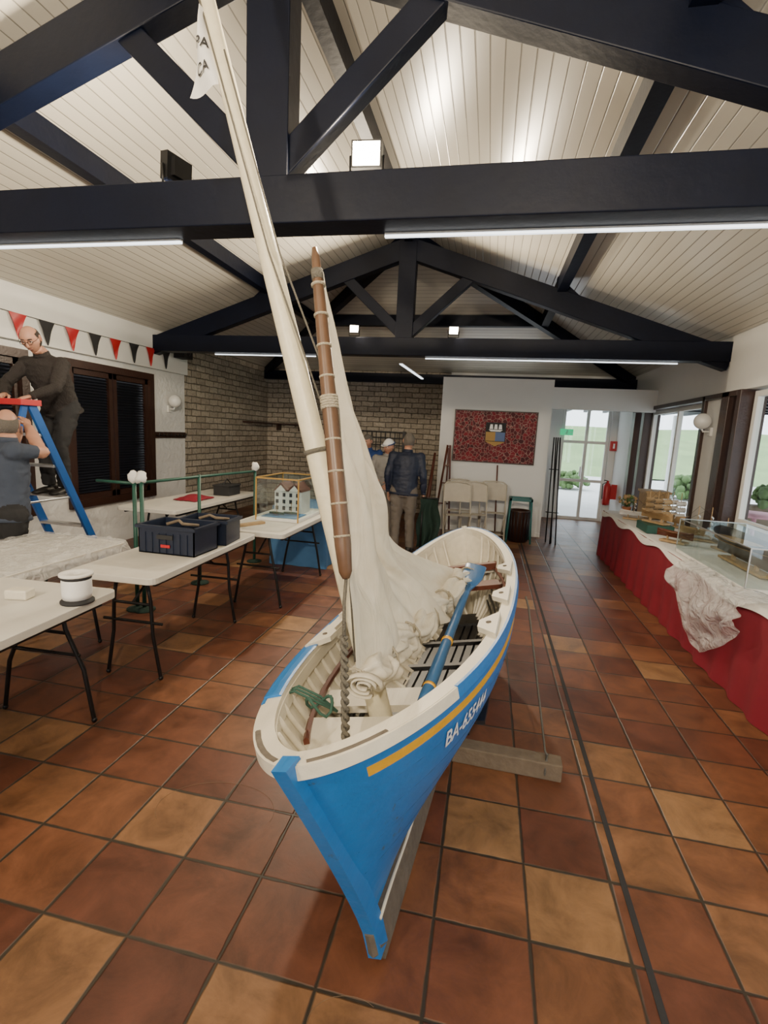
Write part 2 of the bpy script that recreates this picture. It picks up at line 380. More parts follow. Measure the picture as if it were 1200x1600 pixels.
m.bx(.80,.98,9.05,11.3,0,2.5,'white'); m.bx(.98,XR,8.95,9.1,2.2,2.55,'white'); m.bx(.98,XR,9.1,11.3,2.5,2.55,'white'); m.bx(-.86,XR,YF,YF+.1,2.55,ZE,'white')
m.make('wall_corridor')
m=MB(); m.bx(.98,1.49,11.3,11.42,0,2.5,'white'); m.make('wall_entrance_left'); m=MB(); m.bx(2.47,XR,11.3,11.42,0,2.5,'white'); m.make('wall_entrance_right')
m=MB(); m.bx(-.86,.98,8.835,8.86,0,.07,'white'); m.make('baseboard_partition')
m=MB()
yy=11.36
for a in (1.5,1.98,2.40): m.bx(a,a+.06,yy-.03,yy+.03,0,2.5,'white')
for z in (0,.82,1.64,2.44): m.bx(1.5,2.46,yy-.028,yy+.028,z,z+.06,'white')
m.bx(1.56,2.4,yy-.004,yy+.004,.06,2.44,'winglass'); m.bx(1.93,1.96,yy-.08,yy-.03,.95,1.15,'alu')
m.make('door_1')
m=MB(); m.bx(XR,XR+.3,YB,11.4,2.30,ZE,'white'); 
m.bx(XR,XR+.25,6.50,6.95,0,2.3,'white'); m.bx(XR,XR+.25,10.15,11.4,0,2.3,'white'); m.bx(XR,XR+.2,6.95,9.4,0,.5,'white'); m.bx(XR,XR+.2,2.3,2.9,0,2.3,'white'); m.bx(XR,XR+.2,YB,.3,0,2.3,'white')
m.make('wall_right')
m=MB()
for y0,y1 in ((6.32,6.5),(6.05,6.14),(6.95,7.03),(9.40,9.56),(9.95,10.15)): m.bx(XR-.04,XR+.22,y0,y1,0,2.3,'brown')
m.bx(XR-.02,XR+.2,6.14,6.32,0,.5,'brown')
m.bx(XR-.04,XR+.22,6.14,10.15,2.24,2.3,'brown'); m.make('trim_1',bevel=.006)
def winframe(name,ys,z0,z1,x,horiz=()):
    m=MB()
    for y in ys: m.bx(x-.03,x+.03,y-.035,y+.035,z0,z1,'white')
    for z in (z0+.03,z1-.03)+tuple(horiz): m.bx(x-.029,x+.029,ys[0],ys[-1],z-.03,z+.03,'white')
    m.bx(x-.004,x+.004,ys[0],ys[-1],z0,z1,'winglass'); return m.make(name)
winframe('window_3',[2.95,3.95,5.0,6.0],0,2.28,XR+.12,(.9,))
winframe('window_4',[7.07,8.2,9.36],.5,2.24,XR+.12)
winframe('window_5',[.35,1.3,2.26],0,2.28,XR+.12,(.9,))
# ------------------------------------------------------------------ trusses
def truss(y,name):
    m=MB(); T0,T1=2.645,2.865
    m.bx(XL-.02,XR+.02,y-.09,y+.09,T0,T1,'navy')
    for sg in (-1,1):
        a=V((XC,y,3.955)); b=V((XC+sg*3.8,y,3.955-.34*3.8))
        m.beam(a,b,.13,.24,'navy')
        m.beam((XC+sg*.06,y,2.93),(XC+sg*.86,y,3.66),.10,.13,'navy')
        px=XC+sg*1.80
        z=3.955+.12-.34*1.8
        vs=[]
        for yy in (y-.05,y+.05):
            vs+=[(px+sg*.02,yy,z-.02),(px+sg*.34,yy,z-.13),(px+sg*.02,yy,z+.14)]
        m.add(vs,[(0,1,2),(3,5,4),(0,3,4,1),(1,4,5,2),(2,5,3,0)],'navy')
    m.bx(XC-.11,XC+.11,y-.075,y+.075,2.8,4.02,'navy')
    return m.make(name,bevel=.006)
truss(-1.5,'roof_truss'); truss(2.56,'roof_truss'); truss(6.6,'roof_truss')
m=MB()
m.bx(XC-.05,XC+.05,YB,YH+.1,4.02,4.21,'navy')
for sg in (-1,1):
    px=XC+sg*1.88; z=ZR-.34*1.88-.10
    m.bx(px-.055,px+.055,YB,YH+1.9,z-.09,z+.08,'navy')
    m.beam((XC,YH,4.10),(XC+sg*3.75,YF-.03,2.83),.10,.18,'navy')
    m.bx(XC+sg*.0,XC+sg*1.9,YH+1.83,YH+1.94,z-.09,z+.08,'navy')
m.beam((XC,YH+.05,2.95),(XC,YH+1.85,3.5),.1,.12,'navy')
m.bx(XL,XR,YF-.2,YF-.04,2.68,2.86,'navy')
m.make('roof_purlins')
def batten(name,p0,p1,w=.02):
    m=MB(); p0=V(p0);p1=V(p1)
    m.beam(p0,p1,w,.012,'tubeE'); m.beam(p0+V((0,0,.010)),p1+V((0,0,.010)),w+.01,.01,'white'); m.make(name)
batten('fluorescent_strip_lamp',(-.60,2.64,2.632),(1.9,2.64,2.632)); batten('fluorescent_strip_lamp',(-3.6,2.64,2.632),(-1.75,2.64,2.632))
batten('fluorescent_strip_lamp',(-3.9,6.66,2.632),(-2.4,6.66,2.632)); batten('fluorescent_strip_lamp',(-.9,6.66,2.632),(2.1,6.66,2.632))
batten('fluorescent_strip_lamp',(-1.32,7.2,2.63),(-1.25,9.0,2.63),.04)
def flood(loc,aim,on=True,energy=60,sz=.15):
    m=MB(); loc=V(loc); f=(V(aim)-loc).normalized()
    sd=f.cross(V((0,0,1))).normalized(); u=sd.cross(f); Rm=Matrix((sd,f,u)).transposed()
    m.box(loc,(sz,.05,sz*.8),'black',R=Rm); m.box(loc-f*.035,(sz*.7,.03,sz*.55),'black',R=Rm)
    m.box(loc+f*.027,(sz*.88,.006,sz*.68),'lampE' if on else 'white',R=Rm)
    m.tube([loc+sd*(sz*.55),loc+sd*(sz*.55)-V((0,0,sz*.7)),loc-sd*(sz*.55)-V((0,0,sz*.7)),loc-sd*(sz*.55)],.007,'black',6)
    m.make('floodlight')
    if on:
        ld=bpy.data.lights.new('flood_lamp','AREA'); ld.energy=energy; ld.size=sz*.8; ld.color=(1,.84,.62)
        o=bpy.data.objects.new('flood_lamp',ld); o.matrix_world=Matrix.Translation(loc+f*.05)@Matrix((sd,u,-f)).transposed().to_4x4(); bpy.context.collection.objects.link(o)
flood((-.70,2.60,2.99),(-.4,-2,2.6),True,80,.15); flood((-1.72,2.56,2.95),(-4.3,3.2,3.1),True,75,.16)
flood((-1.84,6.55,2.97),(-1.0,0,2.5),True,105,.12); flood((-.55,6.55,2.96),(.3,0,2.5),True,80,.12)
flood((-1.9,-1.55,2.97),(-2.8,3.5,3.5),True,150,.16); flood((.3,-1.55,2.97),(1.2,3.5,3.5),True,160,.16)  # unseen pair behind the camera, added as fill light aimed up at the ceiling
# ------------------------------------------------------------------ boat
e=empty('wooden_sailing_dinghy',(-.212,1.29,.008))
BM=Matrix.Translation((-.212,1.29,.008))@Matrix.Rotation(-math.atan(.088),4,'Z')@Matrix.Rotation(-math.radians(13.5),4,'Y')
def hb(u): return .475*max(0,1-abs(2*u-1)**2.35)**.58
def zg(u): return .735+(.080 if u<.5 else .13)*abs(2*u-1)**2.2
def HP(u,v,sg,off=0):
    e2=abs(2*u-1); q=1.12+.85*(1-e2**2.8)
    b=max(hb(u)-off,0)*(1-max(0,1-max(v,0))**q)
    z0=.12+off; z=z0+(zg(u)-z0)*v
    ys=.03-.27*v**1.15+off*1.5; yt=2.78+.27*v-off*1.5
    return V((sg*b,ys+(yt-ys)*u,z))
m=MB()
for sg in (-1,1):
    vr=[0,.02,.05,.1,.16,.22,.3,.38,.46,.54,.62,.7,.76,.80,.85,.905,.95,1]
    us=[(i/70) for i in range(71)]; us=[.5-.5*math.cos(math.pi*x) for x in us]
    vs=[HP(u,v,sg) for u in us for v in vr]; fs=[];ks=[]; n=len(vr)
    for i in range(70):
        for j in range(n-1):
            a=i*n+j; q=(a,a+n,a+n+1,a+1); fs.append(q if sg>0 else q[::-1])
            um=(us[i]+us[i+1])/2
            ks.append('hwhite' if vr[j]<.02 else ('hyellow' if abs(vr[j]-.85)<.001 and .03<um<.8 and sg>0 else 'hblue'))
    m.add(vs,fs,ks,True)
    vs=[HP(u,v,sg,.025) for u in us for v in vr]
    m.add(vs,[(q) if sg<0 else q[::-1] for q in [(i*n+j,i*n+n+j,i*n+n+j+1,i*n+j+1) for i in range(70) for j in range(n-1)]],'hwhite',True)
    def cap(w0,w1,h0,h1,k,ua=0,ub=1,nn=60):
        c=[]
        for i in range(nn+1):
            u=ua+(ub-ua)*i/nn; u=.5-.5*math.cos(math.pi*u)
            p=HP(u,1,sg); q=HP(min(u+.002,1),1,sg)-HP(max(u-.002,0),1,sg); q.z=0; q.normalize()
            nrm=V((q.y,-q.x,0))*(1)
            if nrm.x*sg<0: nrm=-nrm
            c.append([p+nrm*w0+V((0,0,h0)),p+nrm*w1+V((0,0,h0)),p+nrm*w1+V((0,0,h1)),p+nrm*w0+V((0,0,h1))])
            for pt in c[-1]:
                if pt.x*sg<0: pt.x=0
        vs=[x for r in c for x in r]; fs=[]
        for i in range(nn):
            for j in range(4): fs.append((i*4+j,i*4+(j+1)%4,i*4+4+(j+1)%4,i*4+4+j))
        fs+= [(0,3,2,1),(nn*4,nn*4+1,nn*4+2,nn*4+3)]
        m.add(vs,fs,k,False)
    cap(.006,-.052,.0,.020,'hwhite')
    ub0=.22 if sg<0 else .25
    cap(.012,.0,-.020,.022,'hblue',ub0,1)
    cap(.012,.0,-.020,.018,'hwhite',0,ub0)
    cap(-.042,-.055,-.05,.0,'hwhite')
    pts=[]
    for i in range(41):
        u=.10+.8*i/40; pts.append(HP(u,.74,sg,.04))
    m.tube(pts,[(.018,.012)]*41,'mahog',6,False,side=(0,0,1))
    for i in range(26):
        u=.05+.9*i/25
        pts=[HP(u,v,sg,.032) for v in (.02,.1,.2,.35,.5,.65,.8,.9,.98)]
        m.tube(pts,.011,'hwhite',6)
    for u in (.33,.47,.64):
        p=HP(u,1,sg); q=[]
        for zz in (.018,.042):
            q+=[p+V((-sg*.02,-.14,zz)),p+V((-sg*.105,-.04,zz)),p+V((-sg*.105,.04,zz)),p+V((-sg*.02,.14,zz))]
        m.add(q,[(0,1,2,3),(4,7,6,5),(0,4,5,1),(1,5,6,2),(2,6,7,3),(3,7,4,0)],'hwhite')
        m.tube([p+V((-sg*.06,0,.04)),p+V((-sg*.06,0,.046))],.012,'keel',8)
    pts=[HP(u,1,sg)+V((-sg*.004,0,.020)) for u in (.004,.010,.018,.028,.04,.055)]
    m.tube(pts,[(.009,.003)]*6,'keel',6,False,side=(1,0,0))
    if sg<0:
        pts=[HP(u,1,sg)+V((.02,0,.024)) for u in (.13,.17,.21,.26,.31,.35)]
        m.tube(pts,[(.032,.006)]*6,'hblue',8,False,side=(1,0,0))
m.bx(-.022,.022,.03,2.80,0.0,.135,'keel')
stem=[V((0,.025-.27*v**1.15,.12+(zg(0)-.12)*v)) for v in [i/10 for i in range(11)]]
pr=[]
sp=[V((0,.03,.03))]+stem+[V((0,-.258,.845))]
for p in sp: pr+=[p+V((-.021,-.030,0)),p+V((.021,-.030,0)),p+V((.024,.035,0)),p+V((-.024,.035,0))]
fs=[]
for i in range(len(sp)-1):
    for j in range(4): fs.append((i*4+j,i*4+(j+1)%4,i*4+4+(j+1)%4,i*4+4+j))
fs+=[(3,2,1,0),tuple((len(sp)-1)*4+j for j in range(4))]
m.add(pr,fs,'hblue')
m.tube([V((0,.12,.025)),V((0,.06,.03)),V((0,.015,.06)),V((0,-.002,.12))],[(.024,.03),(.024,.045),(.023,.03),(.018,.01)],'keel',8,False,side=(1,0,0))
for sg in (-1,1): m.tube([V((sg*.024,.04+.8*i/10,.13+.004*math.sin(i))) for i in range(11)],.006,'hwhite',6)
post=[V((0,2.77+.27*v,.05+(zg(1)-.02)*v)) for v in [i/8 for i in range(9)]]
m.tube(post,[(.022,.03)]*9,'hwhite',8,False,side=(1,0,0))
def wat(u,z):
    lo,hi=0,1
    for _ in range(24):
        v=(lo+hi)/2
        if HP(u,v,1,.027).z<z: lo=v
        else: hi=v
    p=HP(u,lo,1,.027); return p.x,p.y
def deck(ua,ub,z,k,th=.02,n=14):
    r=[]
    for i in range(n+1):
        u=ua+(ub-ua)*i/n; w,y=wat(u,z); r.append((w,y))
    vs=[]
    for w,y in r: vs+=[V((-w,y,z)),V((w,y,z)),V((-w,y,z-th)),V((w,y,z-th))]
    fs=[]
    for i in range(n):
        a=i*4; fs+=[(a,a+1,a+5,a+4),(a+2,a+6,a+7,a+3)]
    fs+=[(0,2,3,1),(n*4,n*4+1,n*4+3,n*4+2)]
    m.add(vs,fs,k)
deck(.01,.165,zg(.1)-.17,'hwhite'); deck(.215,.265,zg(.25)-.18,'hwhite',.03); deck(.76,.81,.58,'mahog',.03); deck(.86,.99,zg(.9)-.2,'hwhite')
deck(.84,.86,zg(.85)-.12,'mahog',.05)
deck(.12,.9,.28,'hdark',.01,30)
for i in range(-5,6):
    x=i*.055
    m.bx(x-.020,x+.020,.62 if abs(i)<4 else .9,2.3 if abs(i)<3 else 1.95,.285,.303,'hdark')
for y in (.8,1.15,1.5,1.85,2.2): m.bx(-.24,.24,y-.02,y+.02,.303,.32,'hdark')
for sg in (-1,1):
    for v in (.42,.48,.54):
        m.tube([HP(.22+.6*i/20,v,sg,.05) for i in range(21)],[(.022,.007)]*21,'hdark',6,False,side=(0,0,1))
for sg in (-1,1):
    for v in (.3,.45,.6,.76):
        m.tube([HP(.01+.98*i/40,v,sg,.0008) for i in range(41)],.0018,'cratem',4)
def hullmap(tx,ty):
    s=tx/3.15*.80; u=.178+s; v=.745+ty/.62
    p=HP(u,v,1); return p+V((.004,-.0015,0))
m.text('BA-655444',.092,'wsign',hullmap)
m.make('hull',e,M4=BM)
def lerp(a,b,t): return V(a)+(V(b)-V(a))*t
m=MB(); b0=V((-.315,1.80,.47)); b1=V((-1.235,1.905,3.5))
m.tube([lerp(b0,b1,t) for t in (0,.02,.3,.6,.85,1)],[.044,.046,.045,.038,.030,.026],'mastw',20)
m.sph(b1+V((0,0,.03)),.032,'mastw'); m.tube([lerp(b0,b1,.36),lerp(b0,b1,.365)],.05,'dkrope',16)
m.make('mast',e)
m=MB(); y0=V((-.425,1.53,1.17)); y1=V((-.645,1.75,2.27))
m.tube([lerp(y0,y1,t) for t in (0,.02,.1,.5,.85,.97,1)],[.012,.022,.028,.027,.02,.015,.01],'yardw',14)
for t in [.12+.095*i for i in range(9)]:
    m.tube([lerp(y0,y1,t),lerp(y0,y1,t+.006)],.0305-.006*t,'rope',14)
m.tube([lerp(y0,y1,.90),lerp(y0,y1,.93)],.0215,'dkrope',12)
for i in range(5):
    t=.50+.008*i; m.tube([lerp(y0,y1,t),lerp(y0,y1,t+.007)],.032,'rope',12)
m.make('yard',e)
rows=[((-.635,1.765,2.20),(-.62,1.775,2.20)),((-.60,1.74,2.02),(-.585,1.80,2.02)),((-.535,1.68,1.73),(-.53,1.92,1.73)),((-.475,1.62,1.43),(-.485,2.12,1.43)),((-.435,1.58,1.2),(-.44,2.4,1.13)),((-.405,1.58,1.0),(-.30,2.7,.97)),((-.39,1.60,.80),(-.07,2.90,.86))]
def sailf(u,v):
    f=u*(len(rows)-1); i=min(int(f),len(rows)-2); t=f-i
    def cr(k):
        g=lambda j:V(rows[max(0,min(len(rows)-1,j))][k])
        p0,p1,p2,p3=g(i-1),g(i),g(i+1),g(i+2)
        return .5*((2*p1)+(-p0+p2)*t+(2*p0-5*p1+4*p2-p3)*t*t+(-p0+3*p1-3*p2+p3)*t**3)
    a=cr(0);b=cr(1); p=a+(b-a)*v
    w=min(1,u*2)*math.sin(math.pi*min(1,v*1.0))
    p.x+=w*(.03*math.sin(v*16+u*5)+.014*math.sin(v*31+u*9+1)+.008*math.sin(v*52-u*14))+.05*w*u
    p.x+=.05*w*noise.noise(V((u*5,v*9,2)))
    p.z+=-.06*math.sin(math.pi*v)*u*u + .03*noise.noise(V((u*6,v*6,0)))*w
    return p
m=MB(); m.grid(sailf,90,90,'sail'); 
a=V((-.40,1.60,.79)); b=V((-.06,2.90,.865))
def furl(a,b,R0,nf,tw,seed,pins,nn=150,seg=44):
    vs=[];fs=[]
    d=(b-a).normalized(); sd=d.cross(V((0,0,1))).normalized(); up=sd.cross(d)
    for i in range(nn+1):
        t=i/nn; c=a+(b-a)*t+sd*.018*math.sin(t*17+seed)+up*(.012*math.sin(t*23+seed*2)-.02*math.sin(math.pi*t))
        pin=min(1,abs(math.sin(t*math.pi*pins))**.45); R1=R0*(.45+.55*pin)*(1+.25*noise.noise(V((t*9,seed,0))))*min(1,.35+t*12,.35+(1-t)*12)
        for j in range(seg):
            q=2*math.pi*j/seg; f=1+.22*math.sin(nf*q+tw*t*10+2*math.sin(t*20+seed))+.35*noise.noise(V((math.cos(q)*1.6,math.sin(q)*1.6,t*16+seed)))
            vs.append(c+sd*(R1*f*math.cos(q))+up*(R1*f*.8*math.sin(q)))
    for i in range(nn):
        for j in range(seg): fs.append((i*seg+j,i*seg+(j+1)%seg,(i+1)*seg+(j+1)%seg,(i+1)*seg+j))
    fs+=[tuple(reversed(range(seg))),tuple(nn*seg+j for j in range(seg))]
    m.add(vs,fs,'sail',True)
furl(a,b,.062,5,1.5,1,6); furl(V((-.36,1.66,.75)),V((-.22,2.25,.80)),.055,4,-1.2,5,2,80); furl(V((-.24,2.15,.79)),V((-.09,2.75,.83)),.048,4,1.6,9,3,80)
for r,o2 in ((.05,0),(.034,.002),(.018,.004)):
    pts=[V((-.36+r*math.cos(t)*1.3,1.585+o2,.775+r*math.sin(t)*.8)) for t in [i*.4 for i in range(14)]]
    m.tube(pts,[(.004,.022)]*14,'sail',6)
for i in range(7):
    t=(i)/6; p=a+(b-a)*min(.98,t)
    ring=[p+V((.038*math.cos(q),.0,.034*math.sin(q))) for q in [k*math.pi/6 for k in range(13)]]
    m.tube(ring,.0055,'rope',6); m.tube([p+V((.03,0,.03)),p+V((.06,-.01,0)),p+V((.07,0,-.06))],.0045,'rope',6)
m.make('sail',e)
m=MB()
def twist(p,q,r,k,n=80,w=.012,turns=9):
    p=V(p);q=V(q)
    for ph in (0,math.pi):
        m.tube([p+(q-p)*(i/n)+V((w*math.cos(ph+turns*2*math.pi*i/n),w*math.sin(ph+turns*2*math.pi*i/n),0)) for i in range(n+1)],r,k,6)
twist((-.405,1.46,1.0),(-.335,1.29,.66),.0066,'dkrope',w=.0080,turns=8)
m.tube([y0,(-.42,1.5,1.1),(-.405,1.46,1.0)],.006,'dkrope',6)
m.tube([(-.335,1.29,.66),(-.31,1.30,.65),(-.27,1.36,.66),(-.26,1.42,.69)],.005,'dkrope',6)
m.tube([lerp(b0,b1,.83)+V((.03,-.03,0)),lerp(b0,b1,.6)+V((.055,-.03,0)),lerp(y0,y1,.5)+V((.03,.0,0)),(-.40,1.6,.85)],.0035,'dkrope',6)
m.tube([lerp(b0,b1,.95)+V((-.03,-.02,0)),lerp(b0,b1,.6)+V((.02,-.05,0)),lerp(y0,y1,.42)],.0035,'dkrope',6)
for i in range(3):
    m.tube([(-.70+.01*i,1.62+.02*i,.66),(-.63,1.62+.02*i,.69),(-.55,1.64+.02*i,.65),(-.48,1.68,.60)],.005,'grope',6)
pts=[V((-.54+.05*math.cos(q),1.64+.03*math.sin(q),.64+.03*math.sin(q*2))) for q in [k*.5 for k in range(16)]]
m.tube(pts,.006,'grope',6)
m.make('rigging',e)
m=MB()
def wave(u,v):
    x=-1.128+.062*u-v*(.012+.118*u); return V((x+.008*math.sin(v*6)*u,1.865+.022*math.sin(u*4+v*5),3.13-.26*u-.02*v*u))
m.grid(wave,16,10,'wcloth')
m.text('PA',.055,'blackm',lambda x,y: wave(.45-y*3.4,.5-x*8)+V((0,-.006,0)))
m.text('CA',.05,'blackm',lambda x,y: wave(.75-y*3.4,.5-x*7)+V((0,-.006,0)))
m.make('burgee_flag',e)
m=MB(); o0=V((-.185,1.66,.60)); o1=V((-.015,2.95,.90))
m.tube([lerp(o0,o1,t) for t in (0,.01,.09,.1)],[.016,.019,.019,.021],'wood',14)
m.tube([lerp(o0,o1,t) for t in (.1,.13,.3,.33,.72,.8)],[.025,.026,.026,.024,.02,.022],'oarb',14)
for t in (.16,.40): m.tube([lerp(o0,o1,t),lerp(o0,o1,t+.012)],.0275,'hyellow',14)
m.tube([lerp(o0,o1,t) for t in (.78,.83,.88,.99,1)],[(.022,.02),(.045,.012),(.06,.009),(.062,.006),(.055,.004)],'oarb',14,side=(1,0,-.1))
m.make('oar')
m=MB(); m.box((.19,2.40,.045),(.58,.09,.09),'timber',rz=-.03); m.make('timber_chock',bevel=.006)
m=MB(); m.tube([(.265,2.75,.80),(.285,2.74,.74),(.33,2.62,.50),(.40,2.42,.11),(.41,2.40,.10)],.0055,'dkrope',6)
m.tube([(.41+.03*math.cos(q)*.4,2.40+.052*math.cos(q),.045+.054*math.sin(q)) for q in [k*math.pi/6 for k in range(13)]],.006,'dkrope',6)
m.make('tie_down_rope')
m=MB()
for cx,cy,r,ph in ((-1.0,1.75,.22,0),(-.25,1.12,.10,1)):
    m.tube([(cx+r*math.cos(ph+t*.2)*(1+.02*t),cy+r*.8*math.sin(ph+t*.2),.002) for t in range(20)],.0006,'line',4)
m.make('loose_fishing_line')
# ------------------------------------------------------------------ furniture
def table(cx,cy,W,Lg,z=.74,name='folding_table',rz=0,inset=.2):
    m=MB(); t=.04; r=.05
    prof=[]
    for (sx,sy,a0) in ((1,1,0),(-1,1,90),(-1,-1,180),(1,-1,270)):
        for k in range(5):
            a=math.radians(a0+k*22.5); prof.append((sx*(W/2-r)+r*math.cos(a),sy*(Lg/2-r)+r*math.sin(a)))
    n=len(prof); vs=[(x,y,z) for x,y in prof]+[(x,y,z-t) for x,y in prof]
    fs=[tuple(range(n)),tuple(reversed(range(n,2*n)))]+[(i,i+n,(i+1)%n+n,(i+1)%n) for i in range(n)]
    m.add(vs,fs,'tabletop')
    for sy in (-1,1):
        ye=sy*(Lg/2-inset)
        for sx in (-1,1):
            m.tube([(sx*.10,ye,z-t-.01),(sx*.13,ye,.52),(sx*(W/2-.15),ye,.30),(sx*(W/2-.10),ye,.012)],.0125,'black',8)
            m.sph((sx*(W/2-.10),ye,.015),.016,'black',8,6)
        m.tube([(-.13,ye,.5),(.13,ye,.5)],.010,'black',8); m.tube([(-.21,ye,.38),(.21,ye,.38)],.010,'black',8)
        m.tube([(-.25,ye,z-t-.012),(.25,ye,z-t-.012)],.012,'black',8)
        m.tube([(0,ye,.5),(0,ye-sy*.3,z-t-.01)],.009,'black',8)
    for sx in (-1,1): m.bx(sx*(W/2-.05)-.012,sx*(W/2-.05)+.012,-Lg/2+.08,Lg/2-.08,z-t-.03,z-t,'black')
    return m.make(name,M4=Matrix.Translation((cx,cy,0))@Matrix.Rotation(rz,4,'Z'),bevel=.004)
table(-2.24,1.33,.76,1.83,rz=.05,inset=.1); T2=table(-3.00,2.30,.76,1.84); table(-2.16,3.17,.58,1.42,rz=.03); table(-2.00,4.70,.66,1.52); table(-3.48,5.5,.72,1.9)
m=MB()
def film(u,v):
    x=-3.38+.80*u; y=1.37+1.85*v
    z=.752+.016*abs(noise.noise(V((x*7,y*7,0))))+.03*max(0,noise.noise(V((x*16,y*9,3))))
    if u>.93: z-=.06*(u-.93)/.07*1.6
    return V((x,y,z))
m.grid(film,60,110,'film'); m.make('plastic_sheet',T2)
m=MB(); c=(-1.95,2.03,.741)
m.lathe(c,[(.001,0),(.076,0),(.076,.010),(.062,.014),(.062,.022)],'blackm'); m.lathe(c,[(.064,.022),(.067,.05),(.067,.11),(.064,.134)],'wsign'); m.lathe(c,[(.062,.134),(.076,.138),(.076,.150),(.055,.150),(.05,.146),(.02,.146),(.02,.13),(.001,.13)],'wcloth'); m.lathe(c,[(.0675,.122),(.0675,.134)],'blackm')
m.make('line_spool')
m=MB(); m.box((-2.24,1.98,.741+.025),(.11,.07,.05),'hwhite',rz=.2); m.make('foam_block',bevel=.008)
def crate(cx,cy,w,d,h,z,rz=0):
    m=MB(); t=.008
    for sx in (-1,1): m.box((sx*(w/2-t/2),0,h/2),(t,d,h),'cratem')
    for sy in (-1,1): m.box((0,sy*(d/2-t/2),h/2),(w,t,h),'cratem')
    m.box((0,0,t/2),(w,d,t),'cratem')
    for sx in (-1,1): m.box((sx*(w/2+.006),0,h-.012),(.02,d+.03,.022),'cratem')
    for sy in (-1,1): m.box((0,sy*(d/2+.006),h-.012),(w+.03,.02,.022),'cratem')
    for i in range(-3,4): m.box((i*w/8,-d/2-.003,h*.4),(.008,.008,h*.7),'cratem')
    m.box((0,-d/2-.012,h*.62),(.12,.01,.03),'blackm'); m.box((w*.0,-d/2-.009,h*.3),(.07,.004,.02),'redp')
    m.tube([(-.1,0,h*.9),(-.03,.05,h*1.02),(.05,-.03,h),(.12,.06,h*.9)],.012,'timber',6)
    m.make('plastic_crate',M4=Matrix.Translation((cx,cy,z))@Matrix.Rotation(rz,4,'Z'))
crate(-2.13,3.14,.43,.30,.20,.742); crate(-2.09,3.50,.36,.28,.19,.742,.12)
m=MB(); m.beam((-2.22,4.0,.752),(-2.05,4.35,.752),.06,.022,'wood'); m.make('wood_offcut')
def casebox(m,x0,x1,y0,y1,z0,z1,k='alu',t=.006):
    m.bx(x0,x1,y0,y1,z0,z0+.025,'wcloth')
    for x in (x0,x1):
        for y in (y0,y1): m.bx(x-t,x+t,y-t,y+t,z0,z1,k)
    for z in (z1,):
        for y in (y0,y1): m.bx(x0,x1,y-t,y+t,z-t,z+t,k)
        for x in (x0,x1): m.bx(x-t,x+t,y0,y1,z-t,z+t,k)
    z0+=.03
    m.bx(x0,x1,y0-.001,y0+.001,z0,z1,'glass'); m.bx(x0,x1,y1-.001,y1+.001,z0,z1,'glass'); m.bx(x0-.001,x0+.001,y0,y1,z0,z1,'glass'); m.bx(x1-.001,x1+.001,y0,y1,z0,z1,'glass'); m.bx(x0,x1,y0,y1,z1-.001,z1+.001,'glass')
m=MB(); casebox(m,-2.20,-1.76,4.5,5.15,.742,1.16,'gold')
m.bx(-2.16,-1.86,4.85,5.1,.77,1.0,'white')
for i in range(2):
    x=-2.085+i*.15; m.add([(x-.085,4.83,1.0),(x+.085,4.83,1.0),(x,4.83,1.09),(x-.085,5.1,1.0),(x+.085,5.1,1.0),(x,5.1,1.09)],[(0,1,2),(3,5,4),(1,4,5,2),(0,2,5,3)],'mahog')
    m.add([(x-.06,4.828,1.0),(x+.06,4.828,1.0),(x,4.828,1.065)],[(0,1,2)],'white')
for i in range(4):
    for j in range(3): m.bx(-2.145+i*.075,-2.115+i*.075,4.845,4.852,.80+j*.07,.84+j*.07,'shutter')
m.bx(-2.17,-1.8,4.55,4.84,.77,.775,'bcloth')
for x,y in ((-2.05,4.66),(-1.92,4.72)):
    m.grid(lambda u,v,x=x,y=y: V((x+(u-.5)*.16,y+(v-.5)*.05*math.sin(math.pi*min(1,u+.1)),.785+.02*abs(2*v-1))),8,6,'green'); m.tube([(x,y,.78),(x,y,.9)],.003,'wood',5)
m.make('model_house_display_case')
def skirt(x0,x1,y0,y1,z,kt,ks,name,amp=.012,n=120,extra=None):
    m=MB()
    per=[]; corners=[(x0,y0),(x1,y0),(x1,y1),(x0,y1),(x0,y0)]
    for a,b in zip(corners,corners[1:]):
        l=math.hypot(b[0]-a[0],b[1]-a[1]); c=max(4,int(l/.025))
        for i in range(c): per.append((a[0]+(b[0]-a[0])*i/c,a[1]+(b[1]-a[1])*i/c))
    N_=len(per)
    vs=[];K=8
    for r in range(K+1):
        t=r/K
        for i,(x,y) in enumerate(per):
            w=amp*t*(math.sin(i*.55)+.6*math.sin(i*.23+2)+1.2)
            nx=(1 if abs(x-x1)<1e-6 else -1 if abs(x-x0)<1e-6 else 0); ny=(1 if abs(y-y1)<1e-6 else -1 if abs(y-y0)<1e-6 else 0)
            vs.append((x+nx*w,y+ny*w,z-(z-.004)*t))
    fs=[(r*N_+i,(r+1)*N_+i,(r+1)*N_+(i+1)%N_,r*N_+(i+1)%N_) for r in range(K) for i in range(N_)]
    m.add(vs,fs,ks,True)
    m.bx(x0,x1,y0,y1,z-.02,z,kt)
    return m.make(name)
skirt(-2.5,-1.82,5.55,6.35,.72,'bcloth','bcloth','blue_clothed_table')
RT=skirt(1.74,2.5,1.6,7.85,.68,'wcloth','red','red_skirted_table',.014)
m=MB()
m.grid(lambda u,v: V((1.73+.78*u-(0.012 if u<.05 else 0),1.6+6.25*v,.685+.004*noise.noise(V((u*8,v*30,0)))-(.05+.03*math.sin(v*40) if u<.02 else 0))),30,160,'wcloth'); m.make('paper_cover',RT)
m=MB()
